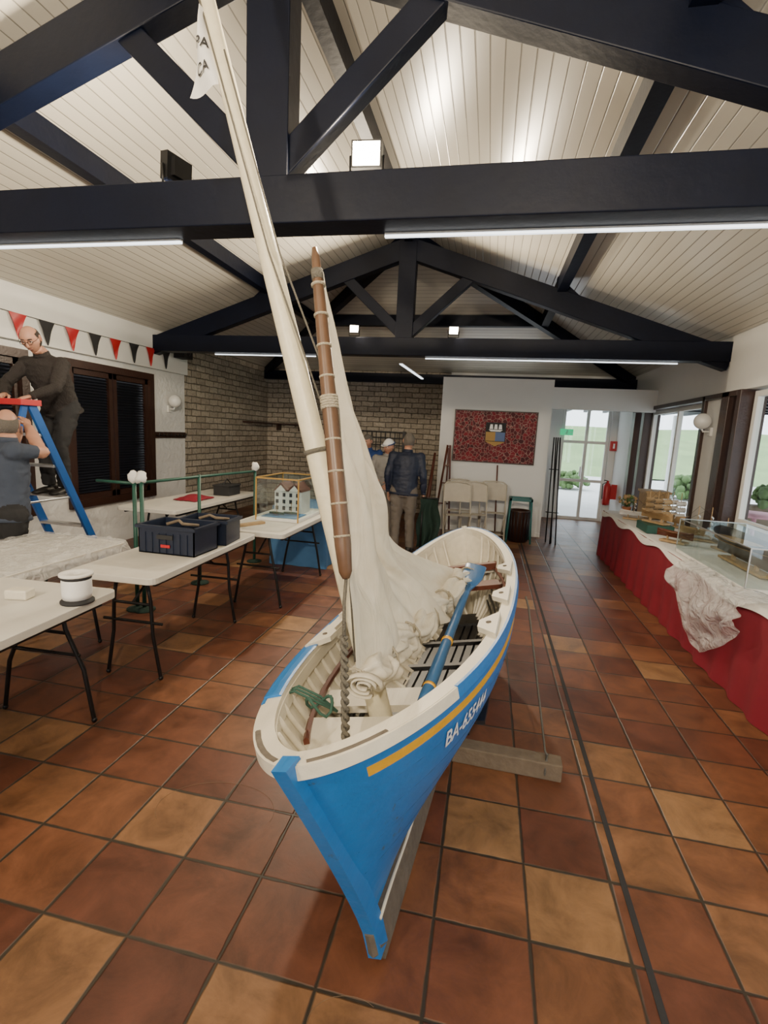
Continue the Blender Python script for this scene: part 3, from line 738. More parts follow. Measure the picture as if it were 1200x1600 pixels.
def bag(u,v):
    y=3.45+1.15*v; s=u*.85
    h=.42+.14*math.sin(v*3.1)
    if s<.3: x=2.03-s; z=.70+.05*abs(noise.noise(V((u*6,v*6,1))))
    else:
        q=(s-.3)/.55; x=1.70-.07*math.sin(q*3)*(.7+noise.noise(V((u*4,v*7,5)))); z=.70-q*h*(.5+.5*math.sin(math.pi*min(1,max(0,v))))
    return V((min(x,1.79) if y>3.7 else x,y,z))+V((.03*noise.noise(V((u*9,v*9,2)))-.03,.05*noise.noise(V((u*5,v*5,7))),0))
m.grid(bag,50,60,'film2'); m.make('plastic_bag')
m=MB()
m.grid(lambda u,v: V((1.68+.37*u,2.65+.5*v,.73+.07*abs(noise.noise(V((u*5,v*5,9))))-(.16*(1-u/.12) if u<.12 else 0))),20,24,'film2'); m.make('tissue_wrap')
def ship(x,y,z,Ln,hk,masts,rz=0,base='wood',sails=None,name='model_ship',parent=None):
    m=MB()
    def h(u,v):
        a=abs(2*u-1); w=.16*Ln*(1-a**2.4)**.6*(.35+.65*v); return w
    for sg in (-1,1):
        m.grid(lambda u,v: V((sg*h(u,v)*v**.5,(u-.5)*Ln,.05+.16*Ln*v+.05*Ln*abs(2*u-1)**2*v)),24,8,hk)
    m.grid(lambda u,v: V(((v-.5)*2*h(u,.9)*.95,(u-.5)*Ln,.05+.13*Ln)),20,2,'wood')
    m.bx(-.05,.05,-Ln*.35,Ln*.35,0,.02,base); m.bx(-.012,.012,-Ln*.2,-Ln*.17,.02,.07,base); m.bx(-.012,.012,Ln*.17,Ln*.2,.02,.07,base)
    for i in range(masts):
        yy=(i-(masts-1)/2)*Ln*.28; H=Ln*.75
        m.tube([(0,yy,.05+.1*Ln),(0,yy,.05+H)],.004,'wood',6)
        for q in (.45,.65,.85):
            m.tube([(-.1*Ln*1.4,yy,H*q),(.14*Ln,yy,H*q)],.0025,'wood',5)
            if sails: m.grid(lambda u,v,q=q,yy=yy: V(((u-.5)*.26*Ln,yy-.02*math.sin(math.pi*v),H*q-.15*H*v)),6,6,sails)
        m.tube([(0,yy,.05+H),(0,Ln*.5,.1+.15*Ln)],.0012,'blackm',4); m.tube([(0,yy,.05+H),(0,-Ln*.5,.1+.15*Ln)],.0012,'blackm',4)
    m.tube([(0,-Ln*.45,.05+.18*Ln),(0,-Ln*.62,.05+.24*Ln)],.003,'wood',5)
    m.make(name,parent,M4=Matrix.Translation((x,y,z))@Matrix.Rotation(rz,4,'Z'))
Z=.692
ship(1.94,6.15,Z+.095,.44,'wood',3,.5,sails='wood'); m=MB(); m.bx(1.80,2.08,5.96,6.36,Z,Z+.09,'green'); m.make('green_display_plinth')
ship(2.28,5.75,Z,.42,'wood',2,1.1,sails='wcloth'); ship(1.93,5.50,Z,.36,'mahog',0,.8); ship(2.28,6.7,Z,.5,'wood',3,.3,sails='wcloth'); ship(1.93,7.0,Z,.34,'wcloth',1,1.2,sails='wcloth'); ship(2.30,5.28,Z,.36,'timber',1,.2)
m=MB(); casebox(m,1.80,2.36,3.75,5.05,Z,1.0,'alu',.004); GC=m.make('glass_display_case')
ship(2.08,4.4,Z+.04,1.0,'hdark',0,0,name='model_boat_hull',parent=GC)
ship(2.2,3.35,Z,.36,'timber',1,.3)
m=MB(); m.bx(2.12,2.40,7.2,7.55,Z,Z+.34,'wood'); m.bx(2.10,2.42,7.18,7.57,Z+.34,Z+.37,'wood'); m.bx(2.15,2.37,7.195,7.205,Z+.05,Z+.29,'timber'); m.make('wooden_chest',bevel=.004)
def bouquet(x,y,z,col,name):
    m=MB(); m.lathe((x,y,z),[(.04,0),(.065,.10),(.06,.10)],'plantpot',14)
    for i in range(60):
        a=random.uniform(0,6.28);r=random.uniform(0,.12);h=random.uniform(.14,.26)
        p=V((x+r*math.cos(a),y+r*math.sin(a),z+h)); m.tube([(x,y,z+.09),p],.002,'leaf',4); m.sph(p,random.uniform(.012,.024),col if i%2 else 'leaf',6,4)
    m.make(name)
bouquet(1.98,7.55,Z,'wood','potted_flowers')
m=MB()
P3=[(-2.93,3.70),(-2.86,3.70),(-2.85,4.55),(-2.73,5.55)]
for i,(x,y) in enumerate(P3):
    m.tube([(x,y,0),(x,y,1.14)],.017,'green',10); m.lathe((x,y,0),[(.09,0),(.09,.012),(.02,.03),(.018,.03)],'dgreen',16)
    if i in (0,1,3):
        o=len(m.v); m.sph((x,y,1.17),(.045,.045,.05),'wcloth',12,8)
        for k in range(o,len(m.v)):
            p=V(m.v[k]); m.v[k]=tuple(p+(p-V((x,y,1.17)))*.5*noise.noise(p*30))
m.tube([(-3.3,3.7,1.12),(-2.93,3.70,1.12),(-2.85,4.55,1.12),(-2.73,5.55,1.12)],.014,'green',8)
m.make('green_rail_stand')
m=MB(); 
m.grid(lambda u,v: V((-3.6+.3*u,5.2+.4*v,.755+.05*math.sin(math.pi*u)*math.sin(math.pi*v)+.01*noise.noise(V((u*5,v*5,0))))),14,14,'red'); m.make('folded_red_cloth',solid=.01)
m=MB(); m.box((-3.35,6.0,.802),(.22,.3,.12),'blackm'); m.box((-3.35,6.0,.87),(.24,.32,.02),'blackm'); m.tube([(-3.35,5.9,.88),(-3.35,6.0,.95),(-3.35,6.1,.88)],.008,'blackm',6); m.make('black_case',bevel=.01)
m=MB(); x=XL+.075
def sag(y): return 2.67-.015*math.sin((y-3.8)*1.2)
m.tube([(x,2.4+.1*i,sag(2.4+.1*i)) for i in range(48)],.003,'blackm',5)
for i,yc in enumerate([3.72+.34*j for j in range(10)]):
    z=sag(yc); k='redp' if i%2==0 else 'blackm'
    m.grid(lambda u,v,yc=yc,z=z: V((x+.004+.008*math.sin(v*5+u*3),yc+(u-.5)*.2*(1-v),z-.25*v)),6,8,k)
m.make('bunting')
def sconce(x,y,z,sg):
    m=MB(); m.box((x,y,z-.12),(.03,.07,.1),'white'); m.tube([(x,y,z-.12),(x+sg*.08,y,z-.12),(x+sg*.1,y,z-.08)],.012,'white',8); m.sph((x+sg*.1,y,z),.095,'globe',20,14); m.make('wall_globe_lamp')
sconce(XL+.02,6.92,1.97,1); sconce(XR-.02,6.72,1.98,-1)
m=MB(); m.bx(XL,XL+.025,6.56,7.33,1.41,1.50,'brown')
for i in range(8):
    y=6.60+i*.095; m.tube([(XL+.025,y,1.45),(XL+.07,y,1.44),(XL+.085,y,1.48)],.008,'black',6)
m.make('coat_rack')
m=MB(); m.bx(XL,XL+.22,9.3,YF,1.72,1.75,'brown'); m.bx(XL,XL+.95,YF-.22,YF,1.72,1.75,'brown')
for xx in (XL+.3,XL+.8): m.bx(xx,xx+.03,YF-.2,YF,1.6,1.72,'brown')
m.make('corner_wall_shelf')
m=MB()
for zz in (1.1,1.25,1.40,1.55,1.68): m.bx(-2.85,-1.75,YF-.08,YF-.05,zz-.01,zz+.01,'black')
for i in range(12): m.bx(-2.85+i*.1-.006,-2.85+i*.1+.006,YF-.08,YF-.05,1.1,1.68,'black')
for xx in (-2.85,-1.75): m.bx(xx-.03,xx+.03,YF-.1,YF-.03,.0,1.7,'black')
m.make('iron_grille')
m=MB(); m.bx(XL+.07,XL+.25,6.98,7.2,2.62,2.80,'blackm')
m.sph((XL+.25,7.09,2.71),(.01,.05,.05),'black'); m.make('wall_speaker',bevel=.01)
m=MB(); m.bx(-.62,.77,8.82,8.858,1.23,2.12,'brown'); m.bx(-.60,.75,8.81,8.82,1.25,2.10,'mosaic')
cx=.09; yq=8.806
def shield(x0,x1,z0,z1,k):
    m.add([(x0,yq,z0),(x1,yq,z0),(x1,yq,z1),(x0,yq,z1)],[(0,1,2,3)],k)
shield(cx-.17,cx+.17,1.60,1.92,'blackm'); yq=8.803; shield(cx-.16,cx,1.61,1.76,'gold'); shield(cx,cx+.16,1.61,1.76,'crestb')
m.add([(cx-.17,yq,1.60),(cx+.17,yq,1.60),(cx,yq,1.52)],[(0,1,2)],'gold')
yq=8.80
m.add([(cx-.12,yq,1.80),(cx+.12,yq,1.80),(cx+.08,yq,1.77),(cx-.08,yq,1.77)],[(0,3,2,1)],'wsign')
for i in (-1,0,1): m.add([(cx+i*.075-.03,yq,1.81),(cx+i*.075+.03,yq,1.81),(cx+i*.075+.02,yq,1.89),(cx+i*.075-.02,yq,1.89)],[(0,1,2,3)],'wsign')
m.make('mosaic_panel')
def fchair(x,y,rz,name='folding_chair'):
    m=MB(); 
    for sx in (-1,1):
        m.tube([(sx*.21,-.16,0.01),(sx*.21,.06,.46),(sx*.21,.16,.90)],.012,'beige',8); m.tube([(sx*.19,.22,0.01),(sx*.19,-.16,.45)],.012,'beige',8)
    m.grid(lambda u,v: V(((u-.5)*.38,-.18+.36*v,.45+.015*math.cos((v-.3)*4))),8,8,'beige')
    m.grid(lambda u,v: V(((u-.5)*.40,.10+.05*v+.03*math.sin(math.pi*u),.64+.26*v+.03*math.sin(math.pi*u)*v)),10,6,'beige')
    m.tube([(-.21,.16,.90),(-.15,.19,.935),(0,.20,.945),(.15,.19,.935),(.21,.16,.90)],.012,'beige',8); m.tube([(-.2,-.12,.1),(.2,-.12,.1)],.008,'beige',6); m.tube([(-.19,.19,.06),(.19,.19,.06)],.008,'beige',6)
    m.make(name,M4=Matrix.Translation((x,y,0))@Matrix.Rotation(rz,4,'Z'),solid=0)
fchair(-.42,8.25,.1); fchair(-.16,7.95,.1); fchair(.14,8.3,.05); fchair(-.40,7.75,.2)
m=MB()
m.lathe((.58,8.35,0),[(.13,0),(.15,.0),(.17,.5),(.175,.52),(.16,.52),(.14,.05),(.001,.05)],'brown',18); 
for i in range(18):
    a=i*2*math.pi/18; m.tube([(.58+.152*math.cos(a),8.35+.152*math.sin(a),.02),(.58+.172*math.cos(a),8.35+.172*math.sin(a),.5)],.008,'shutter',5)
m.make('waste_basket')
m=MB()
for sx in (-1,1):
    for sy in (-1,1): m.tube([(.58+sx*.19,8.35+sy*.19,0),(.58+sx*.16,8.35+sy*.16,.72)],.014,'teal',6)
m.bx(.40,.76,8.17,8.20,.68,.72,'teal'); m.bx(.40,.76,8.50,8.53,.68,.72,'teal'); m.bx(.40,.43,8.17,8.53,.68,.72,'teal'); m.bx(.73,.76,8.17,8.53,.68,.72,'teal'); m.make('teal_stool_frame')
m=MB()
for a,b in (((-.84,8.5,0),(-.70,8.75,1.5)),((-.56,8.5,0),(-.66,8.75,1.5)),((-.68,8.82,0.0),(-.68,8.76,1.45))): m.beam(a,b,.03,.02,'mahog')
for z in (.5,.85,1.15): m.beam((-.82+.08*z,8.5+.16*z,z),(-.58-.06*z,8.5+.16*z,z),.03,.02,'mahog')
m.make('wooden_easel')
m=MB(); m.tube([(.22,8.75,.0),(.17,8.83,1.2)],.012,'mahog',8); m.box((.22,8.74,.03),(.28,.05,.05),'timber'); m.make('broom')
m=MB(); m.tube([(-1.0,8.4,0),(-.92,8.83,1.35)],[(.05,.012),(.02,.015)],'mahog',8); m.make('rudder_blade')
m=MB()
for i in range(4):
    x=1.04+i*.028; m.tube([(x+.05*(i%2),8.45-.06*i,0),(x,8.70-.03*i,1.72)],.011,'black',8); 
m.tube([(1.0,8.50,.5),(1.2,8.46,.5)],.008,'black',6); m.tube([(1.0,8.6,1.2),(1.15,8.56,1.2)],.008,'black',6)
m.make('folded_black_stand')
m=MB(); m.bx(1.46,1.72,11.26,11.285,1.80,1.93,'egreen'); 
m.sph((1.60,11.255,1.90),.012,'wsign',8,6); m.beam((1.60,11.255,1.885),(1.585,11.255,1.85),.01,.016,'wsign'); m.beam((1.585,11.255,1.85),(1.56,11.255,1.82),.01,.01,'wsign'); m.beam((1.585,11.255,1.85),(1.61,11.255,1.82),.01,.01,'wsign'); m.beam((1.60,11.255,1.875),(1.625,11.255,1.86),.01,.008,'wsign'); m.beam((1.66,11.255,1.865),(1.70,11.255,1.865),.01,.01,'wsign')
m.make('exit_sign')
m=MB(); m.bx(2.48,2.60,11.2,11.29,1.52,1.72,'redp'); m.beam((2.54,11.19,1.57),(2.54,11.19,1.67),.03,.03,'wsign'); m.make('fire_extinguisher_sign')
m=MB(); m.lathe((2.42,10.8,.42),[(.02,0),(.07,.01),(.075,.05),(.075,.38),(.05,.44),(.025,.46),(.025,.5)],'redp',16); m.tube([(2.42,10.8,.92),(2.34,10.78,.93)],.01,'black',6); m.tube([(2.42,10.8,.9),(2.32,10.76,.85),(2.33,10.74,.55)],.009,'blackm',6); m.bx(2.49,2.6,10.78,10.82,.55,.85,'redp'); m.make('fire_extinguisher')
# ------------------------------------------------------------------ outside
m=MB(); m.bx(2.65,40,-6,50,-.12,-.02,'pave'); m.bx(-14,2.65,11.5,50,-.12,-.02,'pave'); m.make('ground_outside')
m=MB(); 
m.grid(lambda u,v: V((-14+54*u,27+16*v,-.02+3.0*v**1.1+.2*noise.noise(V((u*8,v*5,0))))),40,20,'grass')
m.grid(lambda u,v: V((14+14*u,-6+46*v,-.02+2.2*u**1.2+.2*noise.noise(V((u*8,v*15,0))))),20,40,'grass'); m.make('grass_bank')
def bush(m,x,y,z,r):
    for i in range(90):
        a=random.uniform(0,6.28);q=random.uniform(0,1)**.5*r;h=random.uniform(.2,1)*r*1.3
        m.sph((x+q*math.cos(a),y+q*math.sin(a),z+h*(1.1-q/r*.6)),random.uniform(.08,.2)*r*1.2,'leaf',6,4)
    m.tube([(x,y,z-.05),(x,y,z+.8*r)],.05*r+.02,'timber',6)
for x,y,r in ((8.5,12,.7),(9.5,8.5,.6),(3.0,19,.6),(9.6,14.4,.8),(6.5,18,.7)):
    m=MB(); bush(m,x,y,0,r); m.make('shrub')
m=MB(); 
m.bx(2.95,6.4,2.0,10.8,2.45,2.5,'white')
for i in range(15): m.bx(2.95,6.4,2.1+i*.6,2.18+i*.6,2.33,2.45,'navy')
for y in (2.2,4.6,7.0,9.4,10.7): m.bx(6.3,6.42,y-.06,y+.06,-.02,2.45,'white')
m.bx(6.3,6.4,2,10.8,2.2,2.45,'white'); m.bx(6.3,6.38,2,10.8,-.02,.35,'white')
for y in (3.4,5.8,8.2): m.bx(6.33,6.38,y-.03,y+.03,0,2.2,'white')
m.make('patio_canopy')
m=MB(); 
for i in range(12): m.bx(-.5+i*.5,-.42+i*.5,11.7,15,2.5,2.62,'navy')
m.bx(-.5,6.2,11.7,15,2.62,2.66,'white'); m.bx(.6,.75,14.8,14.95,-.02,2.5,'white'); m.bx(4.8,4.95,14.8,14.95,-.02,2.5,'white'); m.make('entrance_canopy')
m=MB()
m.lathe((4.0,8.4,-.02),[(.25,0),(.25,.03),(.03,.05),(.03,.70),(.45,.72),(.45,.75)],'pinkc',20); m.make('patio_table')
m=MB(); m.box((5.2,10.3,.33),(.9,.35,.7),'timber'); bush(m,5.2,10.3,.65,.4); m.make('planter_box')
# ------------------------------------------------------------------ people
def remesh(mb,vox):
    me=bpy.data.meshes.new('tmp'); me.from_pydata(mb.v,[],mb.f); o=bpy.data.objects.new('tmp',me); bpy.context.collection.objects.link(o)
    md=o.modifiers.new('r','REMESH'); md.mode='VOXEL'; md.voxel_size=vox
    sm=o.modifiers.new('s','SMOOTH'); sm.factor=.6; sm.iterations=4
    dg=bpy.context.evaluated_depsgraph_get(); dg.update()
    r=bpy.data.meshes.new_from_object(o.evaluated_get(dg))
    vs=[v.co.copy() for v in r.vertices]; fs=[tuple(p.vertices) for p in r.polygons]
    bpy.data.objects.remove(o); return vs,fs
def segd(p,a,b,ra,rb):
    ab=b-a; t=max(0,min(1,(p-a).dot(ab)/max(ab.length_squared,1e-9))); return (p-(a+ab*t)).length-(ra+(rb-ra)*t)
def hand(m,w,d,nrm,curl=.5,thumb=1,sc=1.0,k='skin'):
    w=V(w);d=V(d).normalized();nrm=V(nrm); nrm=(nrm-d*nrm.dot(d)).normalized(); sd=d.cross(nrm)*thumb
    m.tube([w-d*.01,w+d*.03*sc,w+d*.07*sc,w+d*.09*sc],[(.024*sc,.018*sc),(.032*sc,.016*sc),(.04*sc,.015*sc),(.036*sc,.011*sc)],k,10,side=sd)
    for i,(o,l) in enumerate(((.030,.070),(.010,.080),(-.010,.074),(-.029,.058))):
        p=w+d*.085*sc+sd*o*sc; pts=[p-d*.01];a=0;q=p
        for s_,f in ((.42,.35),(.33,.9),(.25,1.4)):
            a=curl*f*1.3; dirv=d*math.cos(a)+nrm*math.sin(a); q=q+dirv*l*s_*sc; pts.append(q)
        m.tube(pts,[.0095*sc,.009*sc,.008*sc,.0065*sc],k,8); m.sph(pts[-1],.0066*sc,k,8,5)
    p=w+d*.025*sc+sd*.028*sc
    q=p+(d*.5+sd*.8).normalized()*.035*sc; r=q+(d*.9+sd*.25+nrm*curl*.6).normalized()*.03*sc; t=r+(d+nrm*curl).normalized()*.022*sc
    m.tube([p,q,r,t],[.013*sc,.011*sc,.010*sc,.007*sc],k,8); m.sph(t,.0075*sc,k,8,5)
def head(m,c,f,u,hair='hairg',bald=False,glasses=False,cap=False,sc=1.0):
    c=V(c); f=V(f).normalized(); u=V(u); u=(u-f*u.dot(f)).normalized(); s_=f.cross(u)
    Rm=Matrix((s_,f,u)).transposed()
    def shape(p,g=1.0):
        x,y,z=p
        sx,sy,sz=.076,.094,.112
        jaw=1-.24*max(0,-z)**1.5; X=x*sx*jaw; Yv=y*sy*(1-.10*max(0,-z)); Zv=z*sz
        if y<0 and z<-.2: Yv*=1-.25*(-z-.2)
        if y>0:
            Yv-=.007*math.exp(-((z-.16)/.13)**2)*(1-.5*abs(x)) 
            Yv+=.004*math.exp(-((z-.42)/.14)**2)
            Yv+=.010*math.exp(-((z+.82)/.2)**2)*max(0,1-abs(x)*1.5)
        if abs(x)>.4 and y>.2: X*=1+.05*math.exp(-((z+.1)/.2)**2)
        return c+Rm@(V((X,Yv,Zv))*g*sc)
    def sphg(g,k,cond=None,seg=36,rings=28,rough=0):
        vs=[];fs=[]
        P=[]
        for i in range(rings+1):
            ph=math.pi*i/rings
            for j in range(seg):
                t=2*math.pi*j/seg; q=V((math.sin(ph)*math.cos(t),math.sin(ph)*math.sin(t),math.cos(ph))); P.append(q); vs.append(shape(q,g+rough*noise.noise(q*7)))
        for i in range(rings):
            for j in range(seg):
                ids=(i*seg+j,(i+1)*seg+j,(i+1)*seg+(j+1)%seg,i*seg+(j+1)%seg)
                ctr=sum((P[a] for a in ids),V((0,0,0)))/4
                if cond is None or cond(ctr): fs.append(ids)
        m.add(vs,fs,k,True)
    sphg(1,'skin')
    l=lambda x,y,z: c+Rm@V((x,y,z))*sc
    m.tube([l(0,.084,.026),l(0,.097,.004),l(0,.109,-.018),l(0,.092,-.030)],[(.007*sc,.006*sc),(.009*sc,.009*sc),(.014*sc,.011*sc),(.011*sc,.006*sc)],'skin',10,side=s_)
    for sg in (-1,1):
        m.sph(l(sg*.029,.076,.018),.0115*sc,'eye',10,8); m.sph(l(sg*.029,.0858,.017),.0050*sc,'pupil',8,6)
        m.sph(l(sg*.029,.0775,.0235),(.0145*sc,.0115*sc,.0075*sc),'skin',10,6,R=Rm)
        m.tube([l(sg*.014,.088,.036),l(sg*.030,.089,.041),l(sg*.045,.078,.036)],.004*sc,hair,6)
        m.sph(l(sg*.077,-.004,.004),(.009*sc,.020*sc,.031*sc),'skin',10,8,R=Rm); m.sph(l(sg*.081,.002,.006),(.006*sc,.010*sc,.018*sc),'lip',8,6,R=Rm)
        if glasses:
            m.tube([l(sg*.030+.021*math.cos(q),.100,.016+.016*math.sin(q)) for q in [k*math.pi/6 for k in range(13)]],.0022*sc,'black',6); m.tube([l(sg*.051,.100,.02),l(sg*.074,.06,.022),l(sg*.080,-.01,.022)],.002*sc,'black',6)
    if glasses: m.tube([l(-.009,.102,.018),l(.009,.102,.018)],.002*sc,'black',6)
    m.sph(l(0,.087,-.052),(.023*sc,.006*sc,.0050*sc),'lip',10,6,R=Rm); m.tube([l(-.022,.090,-.052),l(0,.0935,-.052),l(.022,.090,-.052)],.0012*sc,'pupil',5)
    if bald: sphg(1.035,hair,lambda q: q.y<.25 and -.55<q.z<.50 and (q.y<-.1 or abs(q.x)>.75),rough=.03)
    else: sphg(1.06,hair,lambda q: (q.z>.55 and q.y<.75) or (q.y<.15 and q.z>-.5),rough=.03)
    if cap:
        sphg(1.10,cap,lambda q: q.z>.38); m.grid(lambda a,b: l((a-.5)*.13,.07+.07*b*math.sin(math.pi*(.15+.7*a)),.055-.01*b),8,4,cap); 
        m.tube([l(.085*math.cos(q),.102*math.sin(q),.046) for q in [k*math.pi/10 for k in range(21)]],.008*sc,'bshirt',6)
def person(name,J,top,bot,hd,vox=.011,sleeve='long',bulk=1.0,hands=(.4,.4),hn=None,shoe='shoe'):
    g={k:V(v) for k,v in J.items()}
    sdv=(g['shR']-g['shL']).normalized()
    b=MB(); pel=(g['hipL']+g['hipR'])/2; nk=g['neck']; up=(nk-pel)
    ch=pel+up*.68; wa=pel+up*.30
    B=bulk
    b.tube([pel-up*.16,pel-up*.04,wa,ch,pel+up*.88,pel+up*.985],[(.13*B,.09*B),(.168*B,.118*B),(.160*B,.118*B),(.178*B,.122*B),(.16*B,.10*B),(.065,.06)],'white',20,side=sdv)
    b.tube([pel+up*.9,nk+up.normalized()*.03,g['head']-up.normalized()*.03],[.07,.056,.052],'white',14)
    segs=[]
    for s_ in ('L','R'):
        sh,el,wr=g['sh'+s_],g['el'+s_],g['wr'+s_]
        inner=sh+( (pel+up*.84)-sh)*.45
        b.tube([inner,sh,(sh+el)/2,el,(el+wr)/2,wr],[.062*B,.062*B,.053*B,.046*B,.041*B,.030*B],'white',12)
        b.sph(sh,.064*B,'white'); b.sph(el,.046*B,'white')
        hp,kn,an=g['hip'+s_],g['kn'+s_],g['an'+s_]
        b.tube([hp+up*.06,hp,(hp+kn)/2,kn,(kn+an)/2,an],[.085*B,.092*B,.080*B,.062*B,.060*B,.052*B],'white',14); b.sph(kn,.062*B,'white')
        lab='skin' if sleeve=='short' else top
        segs+=[(sh,sh+(el-sh)*.75,.06,.05,top),(sh+(el-sh)*.78,wr,.05,.03,lab),(hp-up.normalized()*.03,kn,.09,.06,bot),(kn,an,.06,.048,bot)]
    segs+=[(pel+up*.02,ch,.13,.15,top),(ch,pel+up*.9,.15,.09,top),(pel-up*.22,pel-up*.10,.10,.11,bot),(nk+up.normalized()*.035,g['head'],.05,.05,'skin')]
    vs,fs=remesh(b,vox)
    def fold(p):
        return V((1,1,.2))*(.008*noise.noise(p*13)+.006*noise.noise(V((p.x*14,p.y*14,p.z*34))))
    vs=[p+fold(p) for p in vs]
    ks=[]
    for f in fs:
        p=sum((vs[i] for i in f),V((0,0,0)))/len(f); ks.append(min(segs,key=lambda s_:segd(p,*s_[:4]))[4])
    m=MB(); m.add(vs,fs,ks,True)
    hem=pel-up*.10
    m.tube([hem,hem+up*.05],[(.185*B,.135*B),(.178*B,.128*B)],top,20,side=sdv)
    m.tube([nk-up.normalized()*.02,nk+up.normalized()*.025],[(.075,.07),(.066,.062)],top,16,side=sdv)
    for i,s_ in enumerate(('L','R')):
        wr,el=g['wr'+s_],g['el'+s_]; d=g.get('hd'+s_, (wr-el)); n_=(g['hn'+s_] if 'hn'+s_ in g else (pel-wr))
        hand(m,wr,d,n_,hands[i],(-1 if s_=='L' else 1))
        if sleeve=='long': m.tube([wr-(wr-el).normalized()*.03,wr-(wr-el).normalized()*.002],[.036,.034],top,12)
        an=g['an'+s_]; ff=g['ft'+s_].normalized()
        m.tube([an+V((0,0,.02))-ff*.03,an+V((0,0,-.035))-ff*.035,],[.045,.045],shoe,12)
        m.tube([an-ff*.065+V((0,0,-.045)),an-ff*.04+V((0,0,-.04)),an+ff*.05+V((0,0,-.042)),an+ff*.13+V((0,0,-.052)),an+ff*.175+V((0,0,-.058))],[(.025,.02),(.04,.036),(.045,.034),(.047,.024),(.03,.014)],shoe,12,side=V((0,0,1)).cross(ff))
    head(m,g['head']+g['hu'].normalized()*.045,g['hf'],g['hu'],**hd)
    m.make(name)
person('man_in_navy_jacket',dict(hipL=(-1.19,6.74,.88),hipR=(-1.01,6.76,.88),neck=(-1.08,6.78,1.42),head=(-1.075,6.80,1.51),hf=(-.35,1,-.15),hu=(0,0,1),
 shL=(-1.28,6.77,1.345),shR=(-.90,6.79,1.345),elL=(-1.34,6.74,1.08),wrL=(-1.33,6.82,.85),elR=(-.84,6.74,1.08),wrR=(-.83,6.80,.84),
 knL=(-1.19,6.76,.47),anL=(-1.20,6.74,.075),knR=(-1.0,6.78,.47),anR=(-.98,6.76,.075),ftL=(-.25,1,0),ftR=(.15,1,0)),
 'jacket','khaki',dict(hair='hairg',bald=False),bulk=1.12)
person('man_in_cap',dict(hipL=(-1.60,7.42,.84),hipR=(-1.42,7.46,.84),neck=(-1.46,7.34,1.33),head=(-1.45,7.31,1.41),hf=(-.5,-.8,-.3),hu=(0,-.1,1),
 shL=(-1.30,7.44,1.27),shR=(-1.64,7.32,1.27),elL=(-1.26,7.36,1.02),wrL=(-1.38,7.20,.92),elR=(-1.72,7.28,1.02),wrR=(-1.62,7.12,.95),
 knL=(-1.42,7.40,.45),anL=(-1.42,7.44,.075),knR=(-1.62,7.36,.45),anR=(-1.64,7.42,.075),ftL=(-.2,-1,0),ftR=(-.5,-1,0)),
 'grey','khaki',dict(hair='hairg',cap='wsign'))
person('man_in_blue_shirt',dict(hipL=(-1.76,7.98,.87),hipR=(-1.92,7.86,.87),neck=(-1.90,7.86,1.38),head=(-1.90,7.82,1.46),hf=(-.4,-.8,-.4),hu=(0,-.1,1),
 shL=(-1.74,7.98,1.32),shR=(-2.06,7.76,1.32),elL=(-1.76,7.82,1.08),wrL=(-1.92,7.66,1.0),elR=(-2.26,7.62,1.22),wrR=(-2.46,7.46,1.26),
 knL=(-1.76,7.92,.46),anL=(-1.74,7.98,.075),knR=(-1.96,7.80,.46),anR=(-1.98,7.86,.075),ftL=(-.5,-.9,0),ftR=(-.5,-.9,0)),
 'bshirt','btrous',dict(hair='hairg'))
person('man_on_ladder',dict(hipL=(-3.99,4.16,1.74),hipR=(-4.17,4.16,1.74),neck=(-4.06,3.96,2.20),head=(-4.03,3.85,2.275),hf=(.35,-.75,-.62),hu=(.1,-.5,.75),
 shL=(-3.89,4.0,2.12),shR=(-4.25,3.98,2.12),elL=(-3.80,3.84,1.90),wrL=(-3.90,3.67,1.81),elR=(-4.30,3.80,1.92),wrR=(-4.16,3.66,1.82),hdL=(-.35,-.8,-.3),hdR=(.3,-.8,-.3),hnL=(0,0,-1),hnR=(0,0,-1),
 knL=(-3.98,4.02,1.36),anL=(-4.0,4.08,.985),knR=(-4.18,4.06,1.36),anR=(-4.17,4.08,.985),ftL=(.1,-1,0),ftR=(-.05,-1,0)),
 'sweater','btrous',dict(hair='haird',bald=True,glasses=True),vox=.010,bulk=1.12,hands=(.5,.5))
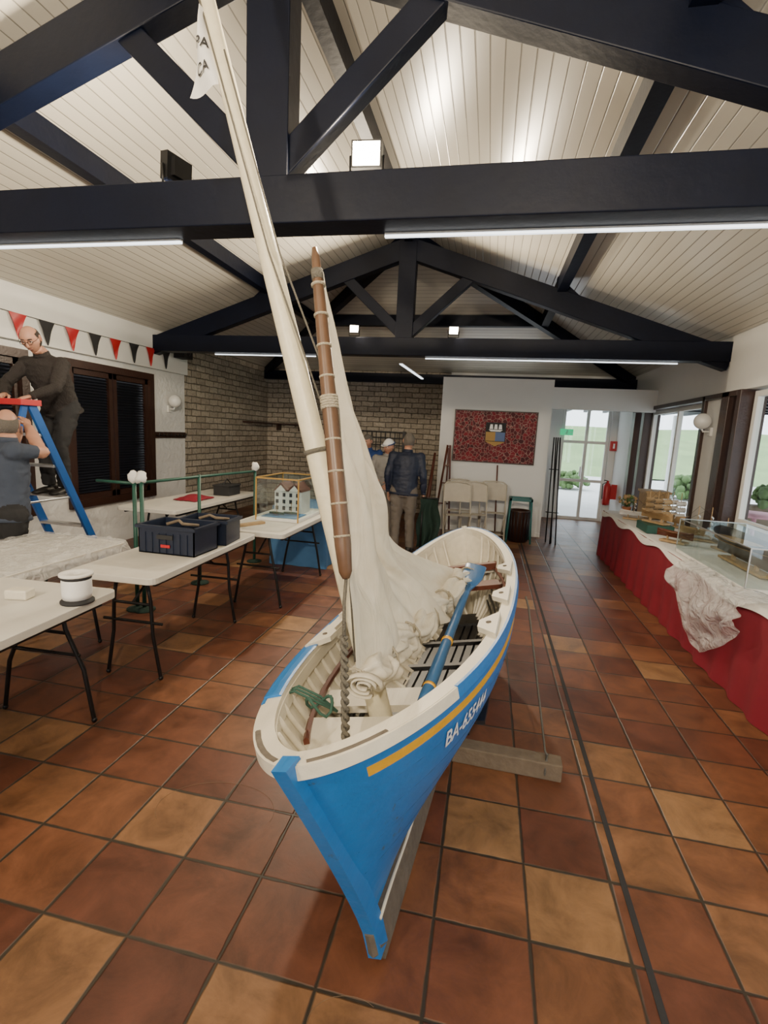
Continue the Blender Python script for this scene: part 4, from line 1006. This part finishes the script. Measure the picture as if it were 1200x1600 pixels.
person('man_helping',dict(hipL=(-3.68,3.19,.90),hipR=(-3.50,3.08,.90),neck=(-3.59,3.16,1.45),head=(-3.62,3.18,1.53),hf=(-.75,.65,.35),hu=(.2,-.1,1),
 shL=(-3.74,3.28,1.38),shR=(-3.44,3.06,1.38),elL=(-3.76,3.38,1.20),wrL=(-3.80,3.42,1.42),elR=(-3.40,3.27,1.37),wrR=(-3.64,3.38,1.56),
 hdL=(-.2,.3,.8),hdR=(-.6,.4,.5),
 knL=(-3.69,3.21,.48),anL=(-3.68,3.19,.075),knR=(-3.52,3.08,.48),anR=(-3.54,3.10,.075),ftL=(-.7,.6,0),ftR=(-.7,.6,0)),
 'tshirt','btrous',dict(hair='hairg',bald=True),vox=.010,sleeve='short',bulk=1.12,hands=(.4,.5))
m=MB(); xa,xb=-4.32,-3.86; topy,topz=3.60,1.74; fy=4.42; ry=3.05
def rail(x,z): return V((x,topy+(fy-topy)*(topz-z)/topz,z))
for x in (xa,xb):
    sx=.03 if x==xb else -.03
    m.beam((x,topy+.03,topz),(x+sx,fy,.02),.03,.075,'ladder'); m.beam((x,topy-.03,topz),(x+sx,ry,.02),.025,.055,'ladder')
    m.box((x+sx,fy,.015),(.05,.09,.03),'blackm'); m.box((x+sx,ry,.015),(.045,.08,.03),'blackm')
for z in (.3,.6,.905,1.2,1.48):
    p=rail(0,z); m.box(((xa+xb)/2,p.y,z),(xb-xa+.02,.085,.025),'alu'); 
for z in (.4,.85,1.3):
    yq=topy-(topy-ry)*(topz-z)/topz; m.beam((xa,yq,z),(xb,yq,z),.03,.02,'alu')
m.box(((xa+xb)/2,topy,topz+.015),(xb-xa+.08,.20,.05),'redp'); m.beam((xb+.01,3.98,.9),(xb+.01,3.34,.9),.012,.02,'alu'); m.make('step_ladder',bevel=.004)
m=MB()
m.grid(lambda u,v: V((-.72+.26*(u-.5)*(1+.25*v)+.02*math.sin(v*9+u*4),6.62+.10*math.sin(math.pi*u)+.05*v*math.sin(u*14),.80-.68*v)),24,20,'dgreen')
for sx in (-.1,.1): m.tube([(-.72+sx,6.66,0),(-.72+sx,6.68,.82)],.012,'black',6)
m.tube([(-.84,6.68,.81),(-.60,6.68,.81)],.012,'black',6); m.make('green_coat_on_stand')
# ------------------------------------------------------------------ world
w=bpy.data.worlds.new('overcast'); bpy.context.scene.world=w; w.use_nodes=True
nt=w.node_tree; bg=nt.nodes['Background']; bg.inputs[0].default_value=(.88,.93,1,1); bg.inputs[1].default_value=4.2
